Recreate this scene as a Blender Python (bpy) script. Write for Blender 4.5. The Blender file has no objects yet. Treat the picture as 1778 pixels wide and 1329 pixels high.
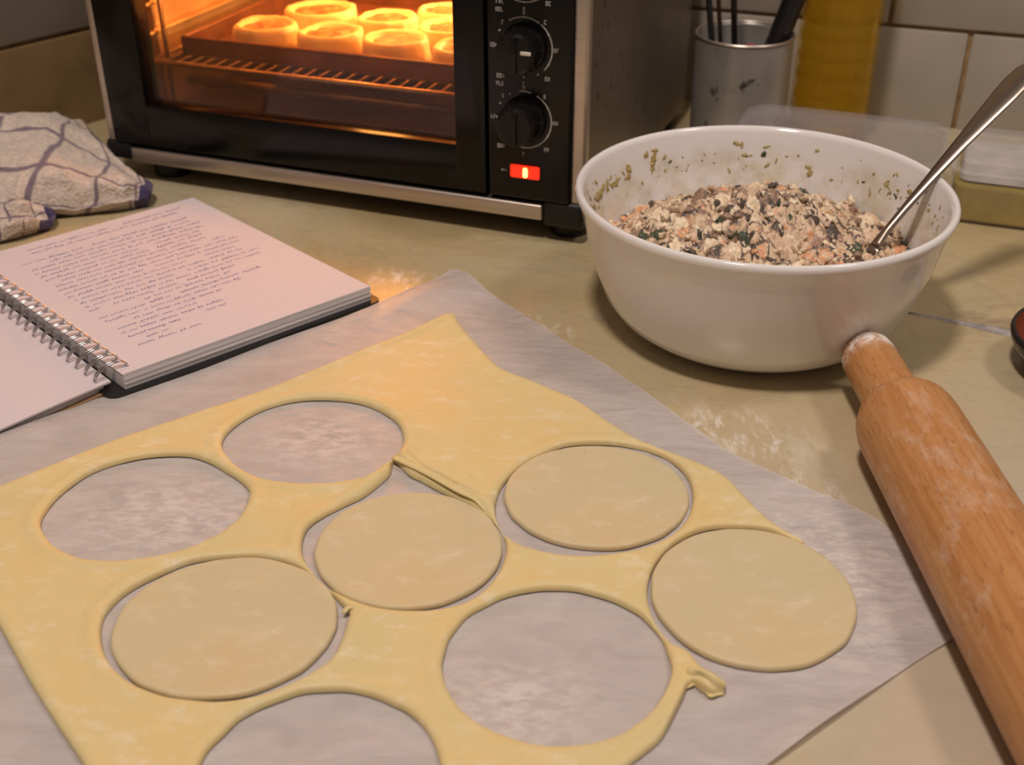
import bpy, bmesh, math, random
import numpy as np
from mathutils import Vector, Matrix, noise
from mathutils.geometry import delaunay_2d_cdt
PI = math.pi
S = bpy.context.scene
COL = S.collection

# ---------------------------------------------------------------- camera
cam = bpy.data.cameras.new('camera'); cam_o = bpy.data.objects.new('camera', cam); COL.objects.link(cam_o)
F, TH, RO, CH = 2096.003384720626, 0.5392265637345719, -0.0040681358519315544, 0.3867427637373723
fw = Vector((0, math.cos(TH), -math.sin(TH))); up = Vector((0, math.sin(TH), math.cos(TH))); rt = Vector((1, 0, 0))
r2 = rt*math.cos(RO)+up*math.sin(RO); u2 = -rt*math.sin(RO)+up*math.cos(RO)
cam_o.matrix_world = Matrix(((r2.x, u2.x, -fw.x, 0), (r2.y, u2.y, -fw.y, 0), (r2.z, u2.z, -fw.z, CH), (0, 0, 0, 1)))
cam.sensor_fit = 'HORIZONTAL'; cam.sensor_width = 36; cam.lens = F/1778*36
cam.clip_start = .02; cam.clip_end = 30
cam.dof.use_dof = True; cam.dof.focus_distance = .69; cam.dof.aperture_fstop = 9.5
S.camera = cam_o

# ---------------------------------------------------------------- world, lamps, exposure
w = bpy.data.worlds.new('world'); S.world = w; w.use_nodes = True
bg = w.node_tree.nodes['Background']; bg.inputs[0].default_value = (1, .84, .78, 1); bg.inputs[1].default_value = .14
def area(name, loc, target, size, power, color):
    l = bpy.data.lights.new(name, 'AREA'); l.shape = 'DISK'; l.size = size; l.energy = power; l.color = color
    o = bpy.data.objects.new(name, l); COL.objects.link(o); o.location = loc
    o.rotation_euler = (Vector(target)-Vector(loc)).to_track_quat('-Z', 'Y').to_euler()
    return o
area('ceiling_lamp', (-.22, .12, 1.75), (.05, .6, 0), .2, 21, (1, .85, .77))
area('second_ceiling_lamp', (.95, .45, 1.6), (.1, .6, 0), .3, 7, (1, .88, .82))
S.view_settings.view_transform = 'Standard'; S.view_settings.look = 'None'
S.view_settings.exposure = -.1; S.view_settings.gamma = 1; S.view_settings.use_curve_mapping = False

# ---------------------------------------------------------------- measured world coordinates (metres)
DISCS = [[-0.0524, 0.4797, 0.0471, 0.0461], [-0.1335, 0.4241, 0.0516, 0.0474], [0.0448, 0.524, 0.0493, 0.0459], [0.1146, 0.4431, 0.0484, 0.0501]]
HOLES = [[0.0193, 0.3986, 0.0509, 0.0494], [-0.0785, 0.3323, 0.0495, 0.0495]]
HOLE_A = [[-0.2451, 0.5004], [-0.2461, 0.5107], [-0.2433, 0.5266], [-0.2345, 0.5447], [-0.2225, 0.5552], [-0.2075, 0.5619], [-0.1932, 0.564], [-0.1809, 0.5628], [-0.1696, 0.557], [-0.1576, 0.5469], [-0.1487, 0.5387], [-0.1419, 0.529], [-0.1408, 0.5181], [-0.1429, 0.5051], [-0.1496, 0.4925], [-0.156, 0.4864], [-0.1651, 0.479], [-0.1759, 0.4745], [-0.1884, 0.4706], [-0.2031, 0.4698], [-0.2171, 0.4725], [-0.2304, 0.4808], [-0.2395, 0.4907]]
HOLE_B = [[-0.1655, 0.572], [-0.1655, 0.5863], [-0.158, 0.6018], [-0.1459, 0.6145], [-0.1294, 0.6223], [-0.1115, 0.6235], [-0.0928, 0.6194], [-0.0773, 0.6088], [-0.0666, 0.5948], [-0.0623, 0.5777], [-0.0643, 0.5654], [-0.0691, 0.5535], [-0.0795, 0.542], [-0.0937, 0.5367], [-0.1082, 0.5346], [-0.1227, 0.5358], [-0.1366, 0.5396], [-0.1477, 0.5468], [-0.157, 0.5569]]
HOLE_C = [[-0.0662, 0.5574], [-0.0672, 0.5457], [-0.0709, 0.5376], [-0.0796, 0.5244], [-0.0888, 0.5162], [-0.0994, 0.5063], [-0.1061, 0.496], [-0.1067, 0.4819], [-0.1034, 0.4696], [-0.0975, 0.4598], [-0.0904, 0.4508], [-0.0799, 0.4419], [-0.0655, 0.4349], [-0.0489, 0.432], [-0.0327, 0.4335], [-0.0193, 0.4403], [-0.0099, 0.4533], [-0.0046, 0.4685], [-0.0035, 0.4821], [-0.0071, 0.4964], [-0.0151, 0.5072], [-0.0216, 0.5148], [-0.031, 0.522], [-0.0416, 0.531], [-0.0506, 0.539], [-0.0566, 0.544]]
HOLE_D = [[-0.1368, 0.4734], [-0.1585, 0.4699], [-0.1736, 0.4594], [-0.1851, 0.4476], [-0.1911, 0.4337], [-0.1908, 0.4214], [-0.1858, 0.4077], [-0.1779, 0.3957], [-0.1666, 0.3858], [-0.1523, 0.3788], [-0.1386, 0.3757], [-0.1256, 0.375], [-0.1134, 0.3773], [-0.1013, 0.3826], [-0.0895, 0.3913], [-0.0815, 0.4005], [-0.0783, 0.4127], [-0.0771, 0.4246], [-0.0771, 0.4322], [-0.0836, 0.4411], [-0.0923, 0.4529], [-0.1059, 0.4652], [-0.1216, 0.4724]]
HOLE_E = [[0.0157, 0.562], [0.0049, 0.5519], [-0.0046, 0.5355], [-0.0088, 0.5188], [-0.0084, 0.5037], [-0.0044, 0.4906], [0.0029, 0.4816], [0.0158, 0.4756], [0.0315, 0.4723], [0.0488, 0.4731], [0.0666, 0.4785], [0.0824, 0.4896], [0.0917, 0.5045], [0.0964, 0.5222], [0.0959, 0.5402], [0.0895, 0.5552], [0.0783, 0.5656], [0.0625, 0.5721], [0.0462, 0.574], [0.0297, 0.5717]]
SHEET = [[-0.0427, 0.7326], [-0.0343, 0.7158], [-0.0221, 0.6887], [-0.0069, 0.6587], [0.0146, 0.6408], [0.0386, 0.6203], [0.0576, 0.5945], [0.0728, 0.5762], [0.0998, 0.5557], [0.1165, 0.539], [0.1277, 0.5127], [0.1365, 0.4954], [0.1478, 0.4826], [0.1406, 0.4859], [0.1303, 0.4935], [0.1129, 0.496], [0.0961, 0.4928], [0.0802, 0.4807], [0.0695, 0.464], [0.0644, 0.4444], [0.0657, 0.425], [0.0711, 0.4111], [0.0754, 0.407], [0.0789, 0.4044], [0.0829, 0.3953], [0.0872, 0.3882], [0.0904, 0.3823], [0.0868, 0.3782], [0.0826, 0.3803], [0.0785, 0.3851], [0.0757, 0.383], [0.073, 0.3769], [0.0683, 0.367], [0.0612, 0.3536], [0.0541, 0.3463], [0.0462, 0.3394], [0.0363, 0.3304], [0.0153, 0.3193], [-0.0159, 0.3086], [-0.0626, 0.2934], [-0.1055, 0.2936], [-0.1498, 0.3066], [-0.1743, 0.3406], [-0.1917, 0.3619], [-0.213, 0.3888], [-0.2377, 0.4221], [-0.268, 0.4592], [-0.297, 0.4959], [-0.301, 0.5131], [-0.2926, 0.5227], [-0.278, 0.5337], [-0.2538, 0.5554], [-0.228, 0.5784], [-0.1851, 0.609], [-0.1454, 0.6386], [-0.1069, 0.6742], [-0.0722, 0.7048]]
PARCH = [[-0.0396, 0.8077], [-0.0157, 0.7696], [0.0046, 0.7411], [0.0419, 0.6887], [0.0558, 0.6712], [0.0802, 0.6361], [0.1135, 0.5807], [0.1375, 0.5532], [0.1622, 0.5307], [0.1859, 0.51], [0.1981, 0.4904], [0.2136, 0.4651], [0.2214, 0.4457], [0.2258, 0.4326], [0.2228, 0.4294], [0.206, 0.4166], [0.1803, 0.3993], [0.1514, 0.3768], [0.1275, 0.3583], [0.1049, 0.3409], [0.0688, 0.3152], [0.0229, 0.2895], [-0.0822, 0.2803], [-0.187, 0.2808], [-0.2603, 0.3516], [-0.307, 0.4208], [-0.3451, 0.5085], [-0.3397, 0.5675], [-0.3003, 0.5941], [-0.272, 0.6109], [-0.2418, 0.6325], [-0.2131, 0.653], [-0.1816, 0.6768], [-0.1413, 0.7051], [-0.0985, 0.7377], [-0.0692, 0.7728], [-0.0498, 0.798]]
SEAM = [[0.267, 0.7398], [0.2951, 0.7277], [0.3347, 0.7069], [0.363, 0.6909]]
NB = {"E": [-0.237, 0.6339, 0.0145], "B": [-0.0984, 0.7532, 0.0145], "A": [-0.2577, 0.916, 0.0145], "rR": [-0.2373, 0.6442, 0.015], "rL": [-0.2543, 0.633, 0.011], "LR": [-0.2454, 0.6346, 0.01], "LL": [-0.2933, 0.5802, 0.01], "LL2": [-0.2789, 0.5961, 0.01], "cov": [-0.0967, 0.7597, 0.0], "t0": [-0.232, 0.6646, 0.0145], "t1": [-0.3624, 0.8028, 0.0145], "tr0": [-0.19, 0.6989, 0.0145], "tr1": [-0.2522, 0.8816, 0.0145]}
CAN = [0.213, 1.0771, -0.0]
BOT = [0.2978, 1.0918, -0.0]
TUB2 = [[0.3536, 0.8944, 0.0], [0.4034, 0.8757, 0.0]]
DISH = [0.311, 0.6554, 0.02]


# ---------------------------------------------------------------- materials
class NT:
    def __init__(s, name):
        s.m = bpy.data.materials.new(name); s.m.use_nodes = True; s.t = s.m.node_tree; s.n = s.t.nodes
        s.b = s.n['Principled BSDF']; s.out = s.n['Material Output']; s._tc = None
    def tc(s, k='Object'):
        if not s._tc: s._tc = s.n.new('ShaderNodeTexCoord')
        return s._tc.outputs[k]
    def link(s, a, b): s.t.links.new(a, b)
    def mapping(s, scale=(1, 1, 1), rot=(0, 0, 0), loc=(0, 0, 0), src=None):
        n = s.n.new('ShaderNodeMapping'); s.link(src or s.tc(), n.inputs[0]); n.inputs['Scale'].default_value = scale
        n.inputs['Rotation'].default_value = rot; n.inputs['Location'].default_value = loc; return n.outputs[0]
    def noise(s, scale, detail=3, rough=.5, vec=None, dist=0):
        n = s.n.new('ShaderNodeTexNoise'); n.inputs['Scale'].default_value = scale; n.inputs['Detail'].default_value = detail
        n.inputs['Roughness'].default_value = rough; n.inputs['Distortion'].default_value = dist
        s.link(vec or s.tc(), n.inputs['Vector']); return n.outputs['Fac']
    def voro(s, scale, vec=None):
        n = s.n.new('ShaderNodeTexVoronoi'); n.inputs['Scale'].default_value = scale; s.link(vec or s.tc(), n.inputs['Vector']); return n.outputs['Distance']
    def ramp(s, fac, stops):
        n = s.n.new('ShaderNodeValToRGB'); e = n.color_ramp.elements
        while len(e) < len(stops): e.new(.5)
        for i, (p, c) in enumerate(stops):
            e[i].position = p; c = (c, c, c) if isinstance(c, (int, float)) else c; e[i].color = (*c, 1)
        s.link(fac, n.inputs[0]); return n.outputs[0]
    def mix(s, fac, a, b, mode='MIX'):
        n = s.n.new('ShaderNodeMix'); n.data_type = 'RGBA'; n.blend_type = mode
        for v, i in ((fac, 0), (a, 6), (b, 7)):
            if isinstance(v, bpy.types.NodeSocket): s.link(v, n.inputs[i])
            elif i == 0: n.inputs[0].default_value = v
            else: n.inputs[i].default_value = (*v, 1)
        return n.outputs[2]
    def math(s, op, a, b=0, c=0):
        n = s.n.new('ShaderNodeMath'); n.operation = op
        for i, v in enumerate((a, b, c)):
            if isinstance(v, bpy.types.NodeSocket): s.link(v, n.inputs[i])
            else: n.inputs[i].default_value = v
        return n.outputs[0]
    def spot(s, x, y, rx, ry, rot=0):            # soft elliptical area on the object's xy plane, 1 at centre
        v = s.mapping(loc=(-x, -y, 0))
        v2 = s.n.new('ShaderNodeVectorRotate'); v2.rotation_type = 'Z_AXIS'; v2.inputs['Angle'].default_value = -rot; s.link(v, v2.inputs[0])
        m = s.n.new('ShaderNodeVectorMath'); m.operation = 'MULTIPLY'; m.inputs[1].default_value = (1/rx, 1/ry, 0); s.link(v2.outputs[0], m.inputs[0])
        l = s.n.new('ShaderNodeVectorMath'); l.operation = 'LENGTH'; s.link(m.outputs[0], l.inputs[0])
        n = s.n.new('ShaderNodeMapRange'); n.interpolation_type = 'SMOOTHSTEP'; s.link(l.outputs['Value'], n.inputs[0])
        n.inputs[1].default_value = 1; n.inputs[2].default_value = 0; n.inputs[3].default_value = 0; n.inputs[4].default_value = 1
        return n.outputs[0]
    def col(s, c):
        if isinstance(c, bpy.types.NodeSocket): s.link(c, s.b.inputs['Base Color'])
        else: s.b.inputs['Base Color'].default_value = (*c, 1)
    def set(s, **k):
        for a, v in k.items():
            i = s.b.inputs[{'rough': 'Roughness', 'metal': 'Metallic', 'trans': 'Transmission Weight', 'ior': 'IOR', 'alpha': 'Alpha',
                'sss': 'Subsurface Weight', 'sssr': 'Subsurface Radius', 'ssss': 'Subsurface Scale', 'coat': 'Coat Weight', 'coatr': 'Coat Roughness', 'sheen': 'Sheen Weight', 'spec': 'Specular IOR Level'}[a]]
            if isinstance(v, bpy.types.NodeSocket): s.link(v, i)
            else: i.default_value = v
        return s
    def bump(s, h, strength=.3, dist=.001):
        n = s.n.new('ShaderNodeBump'); n.inputs['Strength'].default_value = strength; n.inputs['Distance'].default_value = dist
        s.link(h, n.inputs['Height']); s.link(n.outputs[0], s.b.inputs['Normal']); return s
def plain(name, c, rough=.5, metal=0, var=.12, scale=60, bump=0, **k):
    t = NT(name); n = t.noise(scale, 4)
    t.col(t.ramp(n, [(.3, tuple(x*(1-var) for x in c)), (.7, tuple(min(1, x*(1+var)) for x in c))]))
    t.set(rough=rough, metal=metal, **k)
    if bump: t.bump(n, bump, .0006)
    return t.m
def glow(name, c, strength, base=None):
    t = NT(name); t.col(base or c); t.b.inputs['Emission Color'].default_value = (*c, 1); t.b.inputs['Emission Strength'].default_value = strength
    return t.m
def sheer(name, c, trans_col, alpha, rough=.2, bump=0, bscale=80):
    """thin clear sheet: part see-through, part surface"""
    t = NT(name); t.col(c); t.set(rough=rough)
    tr = t.n.new('ShaderNodeBsdfTransparent'); tr.inputs[0].default_value = (*trans_col, 1)
    mx = t.n.new('ShaderNodeMixShader'); mx.inputs[0].default_value = alpha
    t.link(tr.outputs[0], mx.inputs[1]); t.link(t.b.outputs[0], mx.inputs[2]); t.link(mx.outputs[0], t.out.inputs[0])
    if bump: t.bump(t.noise(bscale, 3), bump, .002)
    return t.m

M = {}
# counter
t = NT('marbled_worktop')
n1 = t.noise(3.2, 6, .6, dist=1.2); n2 = t.noise(9, 5, .6, t.mapping((1, .5, 1), (0, 0, .5)), dist=.8); n3 = t.noise(160, 2)
c = t.ramp(n1, [(.30, (.40, .31, .15)), (.48, (.52, .42, .23)), (.62, (.52, .44, .28)), (.78, (.60, .50, .33))])
c = t.mix(t.ramp(n2, [(.45, 0.), (.62, .45)]), c, (.44, .40, .26))
v = t.math('ABSOLUTE', t.math('SUBTRACT', t.noise(5, 4, .55, t.mapping((1, 1.6, 1), (0, 0, .9)), dist=1.5), .5))
c = t.mix(t.ramp(v, [(0, .22), (.02, 0.)]), c, (.30, .23, .13))
c = t.mix(t.ramp(n3, [(.35, .12), (.6, 0.)]), c, (.30, .24, .15))
# right part of the top is greyer stone
c = t.mix(t.math('MULTIPLY', t.spot(.34, .36, .46, .40), .85), c, (.56, .495, .42))
c = t.mix(t.math('MULTIPLY', t.spot(.33, .725, .07, .05), t.ramp(t.noise(14, 5, .6, t.mapping((1, 3, 1), (0, 0, .4)), dist=1), [(.45, 0.), (.6, .7)])), c, (.27, .19, .12))  # dark streaks near the seam: staining and shadow painted into the stone colour
# dusted flour
fl = t.ramp(t.noise(120, 5, .7, t.mapping((1, .35, 1), (0, 0, .5))), [(.50, 0.), (.62, 1.)])
fl2 = t.ramp(t.noise(42, 5, .65, t.mapping((1, .4, 1), (0, 0, .55))), [(.48, 0.), (.64, 1.)])
a = t.math('MULTIPLY', t.math('MULTIPLY', t.spot(.130, .588, .075, .040, -.62), 1.0), t.math('MAXIMUM', fl, fl2))
b2 = t.math('MULTIPLY', t.spot(-.078, .79, .045, .03, -.4), fl)
b3 = t.math('MULTIPLY', t.spot(.025, .722, .04, .012, -.8), fl)
b4 = t.math('MULTIPLY', t.spot(.16, .53, .05, .025, -.9), fl)
fm = t.math('MAXIMUM', t.math('MAXIMUM', a, b2), t.math('MAXIMUM', b3, b4))
c = t.mix(t.math('MULTIPLY', fm, .9), c, (.80, .74, .68))
t.col(c); t.set(rough=t.ramp(t.noise(30, 4), [(.3, .20), (.7, .36)]), spec=.5); t.bump(t.noise(70, 4), .12, .0008)
M['counter'] = t.m
M['sealant'] = plain('grey_sealant', (.36, .33, .32), .35, var=.5, scale=90, bump=.4)
# wall
M['grout'] = plain('brown_grout', (.40, .25, .11), .9, var=.4, scale=50)
t = NT('beige_glazed_tile'); t.col(t.ramp(t.noise(9, 4), [(.3, (.34, .30, .245)), (.7, (.45, .395, .325))])); t.set(rough=.28); t.bump(t.noise(22, 3), .25, .002); M['tile'] = t.m
t = NT('shadowed_brown_tile'); t.col(t.ramp(t.noise(14, 5, .6), [(.3, (.17, .10, .035)), (.7, (.28, .185, .085))])); t.set(rough=.5); t.bump(t.noise(25, 3), .3, .002); M['tile_brown'] = t.m  # dark brown is the left wall's shadow painted into the tile colour
M['tile_gray'] = plain('greyish_tile', (.24, .20, .15), .5, var=.15, scale=12)
# paper
t = NT('baking_parchment')
n = t.noise(26, 5, .6, t.mapping((1, 2.2, 1), (0, 0, .35)), dist=.6)
t.col(t.ramp(n, [(.3, (.62, .55, .56)), (.7, (.70, .63, .63))]))
fl = t.ramp(t.noise(75, 6, .72, t.mapping((1, 2.2, 1), (0, 0, .6))), [(.45, 0.), (.58, 1.)])
fsp = t.math('MAXIMUM', t.math('MAXIMUM', t.spot(-.18, .51, .09, .06), t.spot(.145, .46, .09, .11)), t.math('MAXIMUM', t.spot(-.11, .58, .06, .05), t.spot(.0, .375, .06, .04)))
c = t.mix(t.math('MULTIPLY', t.math('MULTIPLY', fl, fsp), .95), t.ramp(n, [(.3, (.60, .56, .545)), (.7, (.76, .71, .69))]), (.92, .87, .83))
t.col(c); t.set(rough=.36, spec=.4)
t.bump(t.math('ADD', t.math('MULTIPLY', n, 1.2), t.noise(60, 4, .6, t.mapping((1, 2.5, 1), (0, 0, .5)))), .7, .0022)
tr = t.n.new('ShaderNodeBsdfTransparent'); tl = t.n.new('ShaderNodeBsdfTranslucent'); tl.inputs[0].default_value = (.8, .72, .7, 1)
m1 = t.n.new('ShaderNodeMixShader'); m1.inputs[0].default_value = .2; t.link(t.b.outputs[0], m1.inputs[1]); t.link(tl.outputs[0], m1.inputs[2])
m2 = t.n.new('ShaderNodeMixShader'); m2.inputs[0].default_value = .16; t.link(m1.outputs[0], m2.inputs[1]); t.link(tr.outputs[0], m2.inputs[2]); t.link(m2.outputs[0], t.out.inputs[0])
M['parch'] = t.m
# dough
def dough(name, base, tint, flour=.5):
    t = NT(name); n = t.noise(11, 5, .55)
    c = t.ramp(n, [(.34, tint), (.5, base), (.64, (base[0]*1.03, base[1]*.97, base[2]*.90))])
    c = t.mix(t.ramp(t.noise(60, 5, .7, t.mapping((1, 1.8, 1), (0, 0, .4))), [(.54, 0.), (.74, flour)]), c, (.84, .76, .60))
    c = t.mix(t.ramp(t.noise(420, 2), [(.66, 0.), (.74, .25)]), c, (.50, .33, .14))
    t.col(c); t.set(rough=.5, spec=.35, sss=.25, ssss=.004, sssr=(1, .6, .25)); t.bump(t.math('ADD', t.noise(45, 4), t.math('MULTIPLY', t.noise(300, 3), .25)), .3, .0012)
    return t.m
M['dough'] = dough('raw_dough_sheet', (.72, .585, .29), (.67, .57, .29), .6)
M['disc'] = dough('raw_dough_disc', (.63, .535, .325), (.60, .52, .31), .35)
# bowl
t = NT('white_glazed_bowl'); t.col((.81, .78, .755)); t.set(rough=.12, spec=.5, coat=.3, coatr=.05); M['bowl'] = t.m
t = NT('smeared_bowl_inside'); sx = t.n.new('ShaderNodeSeparateXYZ'); t.link(t.tc(), sx.inputs[0])
band = t.ramp(sx.outputs[2], [(.050, 1.), (.074, 1.), (.088, 0.)])
st = t.math('MULTIPLY', band, t.ramp(t.noise(38, 6, .72), [(.44, 0.), (.66, .75)]))
t.col(t.mix(st, (.81, .78, .755), (.56, .49, .30))); t.set(rough=.16, spec=.5, coat=.3, coatr=.05); M['bowlin'] = t.m
def food(name, c, rough=.45, var=.2): return plain(name, c, rough, var=var, scale=350, bump=.6, sss=.1, ssss=.002)
M['f_cream'] = food('cream_minced_meat', (.66, .49, .33)); M['f_pale'] = food('pale_grated_cheese', (.80, .66, .46)); M['f_mauve'] = food('mauve_mushroom_and_gaps', (.33, .22, .15))
M['f_dark'] = food('dark_mushroom_and_gaps', (.09, .065, .05)); M['f_green'] = food('dark_herb', (.055, .075, .04)); M['f_orange'] = food('orange_carrot', (.70, .36, .19)); M['f_smear'] = food('yellow_green_smear', (.46, .35, .13))
# metals and plastics
t = NT('brushed_spoon_steel'); t.col((.38, .31, .26)); t.set(metal=1, rough=.28); t.bump(t.noise(400, 2, .5, t.mapping((1, 8, 1))), .05, .0003); M['spoon'] = t.m
t = NT('brushed_chrome_trim'); t.col(t.ramp(t.noise(200, 3, .5, t.mapping((.1, 1, 8))), [(.3, (.52, .45, .39)), (.7, (.66, .58, .51))])); t.set(metal=.9, rough=.35); M['chrome'] = t.m
t = NT('stained_steel_side'); st = t.ramp(t.noise(75, 4, .6), [(.60, 0.), (.68, .8)])
t.col(t.mix(st, t.ramp(t.noise(8, 4), [(.3, (.15, .12, .09)), (.7, (.24, .20, .155))]), (.05, .035, .02))); t.set(metal=.8, rough=.38); M['side'] = t.m
M['black'] = plain('black_gloss_plastic', (.006, .005, .005), .22, var=.3, spec=.3)
M['blackmat'] = plain('black_matte_plastic', (.006, .005, .005), .5, var=.3)
t = NT('greasy_black_enamel'); sm = t.ramp(t.noise(160, 5, .75), [(.66, 0.), (.74, .3)]); sp = t.spot(.245, .0, .05, .3)
t.col(t.mix(t.math('MULTIPLY', sm, sp), (.004, .0035, .0035), (.5, .45, .42))); t.set(rough=.2, spec=.3); M['enamel'] = t.m
t = NT('golden_oven_liner'); t.col(t.ramp(t.noise(25, 4), [(.3, (.45, .30, .15)), (.7, (.62, .45, .26))])); t.set(metal=.55, rough=.42); t.bump(t.noise(60, 3), .2, .001); M['liner'] = t.m
t = NT('dark_oven_floor'); t.col(t.ramp(t.noise(18, 4), [(.3, (.09, .045, .03)), (.7, (.17, .085, .055))])); t.set(metal=.4, rough=.5); M['ovenfloor'] = t.m
M['rod'] = plain('rack_wire', (.50, .38, .28), .3, .9, var=.15)
M['tray'] = plain('brown_baked_tray', (.17, .070, .030), .42, .25, var=.3, scale=40)
M['heater'] = glow('hot_heating_tube', (1, .32, .06), 16, (.3, .1, .05))
M['print'] = plain('grey_print', (.50, .48, .45), .6, var=.1)
t = NT('oven_door_glass'); t.col((.02, .01, .008)); t.set(rough=.04)
fr = t.n.new('ShaderNodeFresnel'); fr.inputs[0].default_value = 1.34
tr = t.n.new('ShaderNodeBsdfTransparent'); tr.inputs[0].default_value = (.93, .88, .82, 1)
gl = t.n.new('ShaderNodeBsdfGlossy'); gl.inputs['Roughness'].default_value = .06
df = t.n.new('ShaderNodeBsdfDiffuse'); df.inputs[0].default_value = (.25, .16, .12, 1)
ms = t.n.new('ShaderNodeMixShader'); ms.inputs[0].default_value = .02; t.link(tr.outputs[0], ms.inputs[1]); t.link(df.outputs[0], ms.inputs[2])
mx = t.n.new('ShaderNodeMixShader'); t.link(fr.outputs[0], mx.inputs[0]); t.link(ms.outputs[0], mx.inputs[1]); t.link(gl.outputs[0], mx.inputs[2]); t.link(mx.outputs[0], t.out.inputs[0])
M['glass'] = t.m
M['lamp_red'] = glow('lit_red_lens', (1, .03, .008), 1.1, (.6, .03, .02)); M['lamp_core'] = glow('neon_core', (1, .40, .09), 6)
t = NT('pastry_crust'); t.col(t.ramp(t.noise(60, 5), [(.3, (.80, .62, .36)), (.7, (.90, .78, .52))])); t.set(rough=.45); t.bump(t.noise(120, 4), .5, .002); M['crust'] = t.m
t = NT('pastry_filling'); t.col(t.ramp(t.noise(140, 4), [(.4, (.26, .12, .05)), (.65, (.62, .36, .17))])); t.set(rough=.5); t.bump(t.noise(200, 4), .8, .002); M['pfill'] = t.m
# notebook
t = NT('ruled_page'); sx = t.n.new('ShaderNodeSeparateXYZ'); uvn = t.n.new('ShaderNodeUVMap'); t.link(uvn.outputs[0], sx.inputs[0])
ln = t.math('FRACT', t.math('MULTIPLY', sx.outputs[1], 1/.0072)); ln = t.math('ABSOLUTE', t.math('SUBTRACT', ln, .5))
c = t.mix(t.ramp(ln, [(0, .40), (.055, 0.)]), (.66, .615, .64), (.58, .38, .48)); t.col(c); t.set(rough=.65); M['page'] = t.m
t = NT('page_edges'); ed = t.noise(1, 3, .6, t.mapping((4, 4, 1100))); t.col(t.ramp(ed, [(.30, (.34, .32, .33)), (.55, (.72, .68, .68))])); t.set(rough=.8); M['edges'] = t.m
M['ink'] = plain('violet_ink', (.15, .10, .34), .6, var=.3, scale=300)
M['kraft'] = plain('kraft_cover', (.30, .18, .09), .7)
M['cover'] = plain('black_cover', (.012, .012, .014), .4)
M['ring'] = plain('bright_ring_wire', (.62, .58, .57), .22, 1, var=.05)
# towel
t = NT('checked_terry'); uvn = t.n.new('ShaderNodeUVMap'); sx = t.n.new('ShaderNodeSeparateXYZ')
nz = t.n.new('ShaderNodeTexNoise'); nz.inputs['Scale'].default_value = 14; t.link(uvn.outputs[0], nz.inputs['Vector'])
wob = t.math('MULTIPLY', t.math('SUBTRACT', nz.outputs[0], .5), .020)
t.link(uvn.outputs[0], sx.inputs[0])
U_ = t.math('ADD', sx.outputs[0], wob); V_ = t.math('ADD', sx.outputs[1], wob)
def stripe(x, step, off, wd):
    f = t.math('FRACT', t.math('ADD', t.math('DIVIDE', x, step), off)); d = t.math('ABSOLUTE', t.math('SUBTRACT', f, .5)); return t.ramp(d, [(0, 1.), (wd, .9), (wd+.02, 0.)])
s1 = stripe(U_, .042, .30, .030); s2 = stripe(V_, .027, .25, .036); s3 = stripe(V_, .080, .1, .035)
base = t.ramp(t.noise(260, 3), [(.3, (.56, .46, .38)), (.7, (.74, .63, .53))])
c = t.mix(t.math('MULTIPLY', t.math('MAXIMUM', s1, s2), .85), base, (.12, .07, .13))
hem = t.math('GREATER_THAN', sx.outputs[0], .985+.0); c = t.mix(hem, c, (.055, .04, .11))
t.col(c); t.set(rough=.95, sheen=.4); t.bump(t.math('ADD', t.noise(420, 3), t.math('MULTIPLY', t.noise(40, 3), 2)), .8, .003); M['towel'] = t.m
M['navy'] = plain('navy_hem', (.055, .042, .11), .95, scale=300, bump=.6, sheen=.3)
# pin
t = NT('oiled_beech'); gr = t.noise(1, 5, .6, t.mapping((230, 230, 12)), dist=.4); fk = t.noise(1, 3, .6, t.mapping((620, 620, 95)))
c = t.ramp(gr, [(.25, (.40, .16, .045)), (.5, (.50, .235, .085)), (.75, (.58, .30, .12))])
c = t.mix(t.ramp(fk, [(.58, 0.), (.68, .55)]), c, (.22, .075, .022))
mp = t.mapping((1, 1, .5)); dst = t.ramp(t.noise(55, 6, .78, mp), [(.52, 0.), (.70, .42)])
c = t.mix(dst, c, (.72, .60, .50))
flo = t.math('MULTIPLY', t.ramp(t.noise(90, 5, .7), [(.44, 0.), (.56, .9)]), t.ramp(t.math('ABSOLUTE', t.math('SUBTRACT', t.tc('Object') and (lambda s_: (t.link(t.tc(), s_.inputs[0]), s_.outputs[2])[1])(t.n.new('ShaderNodeSeparateXYZ')), .014)), [(.004, 1.), (.009, 0.)]))
c = t.mix(flo, c, (.86, .80, .74)); t.col(c); t.set(rough=.42, spec=.4); t.bump(fk, .25, .0006); M['wood'] = t.m
# can, bottle, tubs
t = NT('spotted_tin'); n = t.noise(60, 4, .6); t.col(t.mix(t.ramp(n, [(.62, 0.), (.70, .9)]), t.ramp(t.noise(12, 3), [(.3, (.36, .345, .32)), (.7, (.50, .485, .46))]), (.05, .04, .03))); t.set(metal=.55, rough=.36); M['tin'] = t.m
M['oil'] = sheer('golden_oil_bottle', (.66, .46, .05), (.98, .93, .72), .16, .08)
t = NT('golden_oil'); t.col((.86, .55, .018)); t.set(trans=.85, ior=1.40, rough=.07); M['oilliq'] = t.m
M['tub'] = sheer('frosted_plastic', (.52, .49, .50), (.95, .94, .93), .24, .22, .5)
M['tublid'] = sheer('frosted_lid', (.66, .62, .60), (.92, .91, .90), .36, .2, .8, 60)
M['yellow'] = plain('yellow_dough_filling', (.50, .38, .05), .5, var=.2, scale=40, bump=.4)
M['white'] = plain('white_crumpled_film', (.66, .62, .58), .3, var=.2, scale=60, bump=.8)
M['dishblack'] = plain('black_dish_glaze', (.012, .010, .009), .15); M['dishred'] = plain('red_brown_glaze', (.22, .06, .03), .2)
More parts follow.
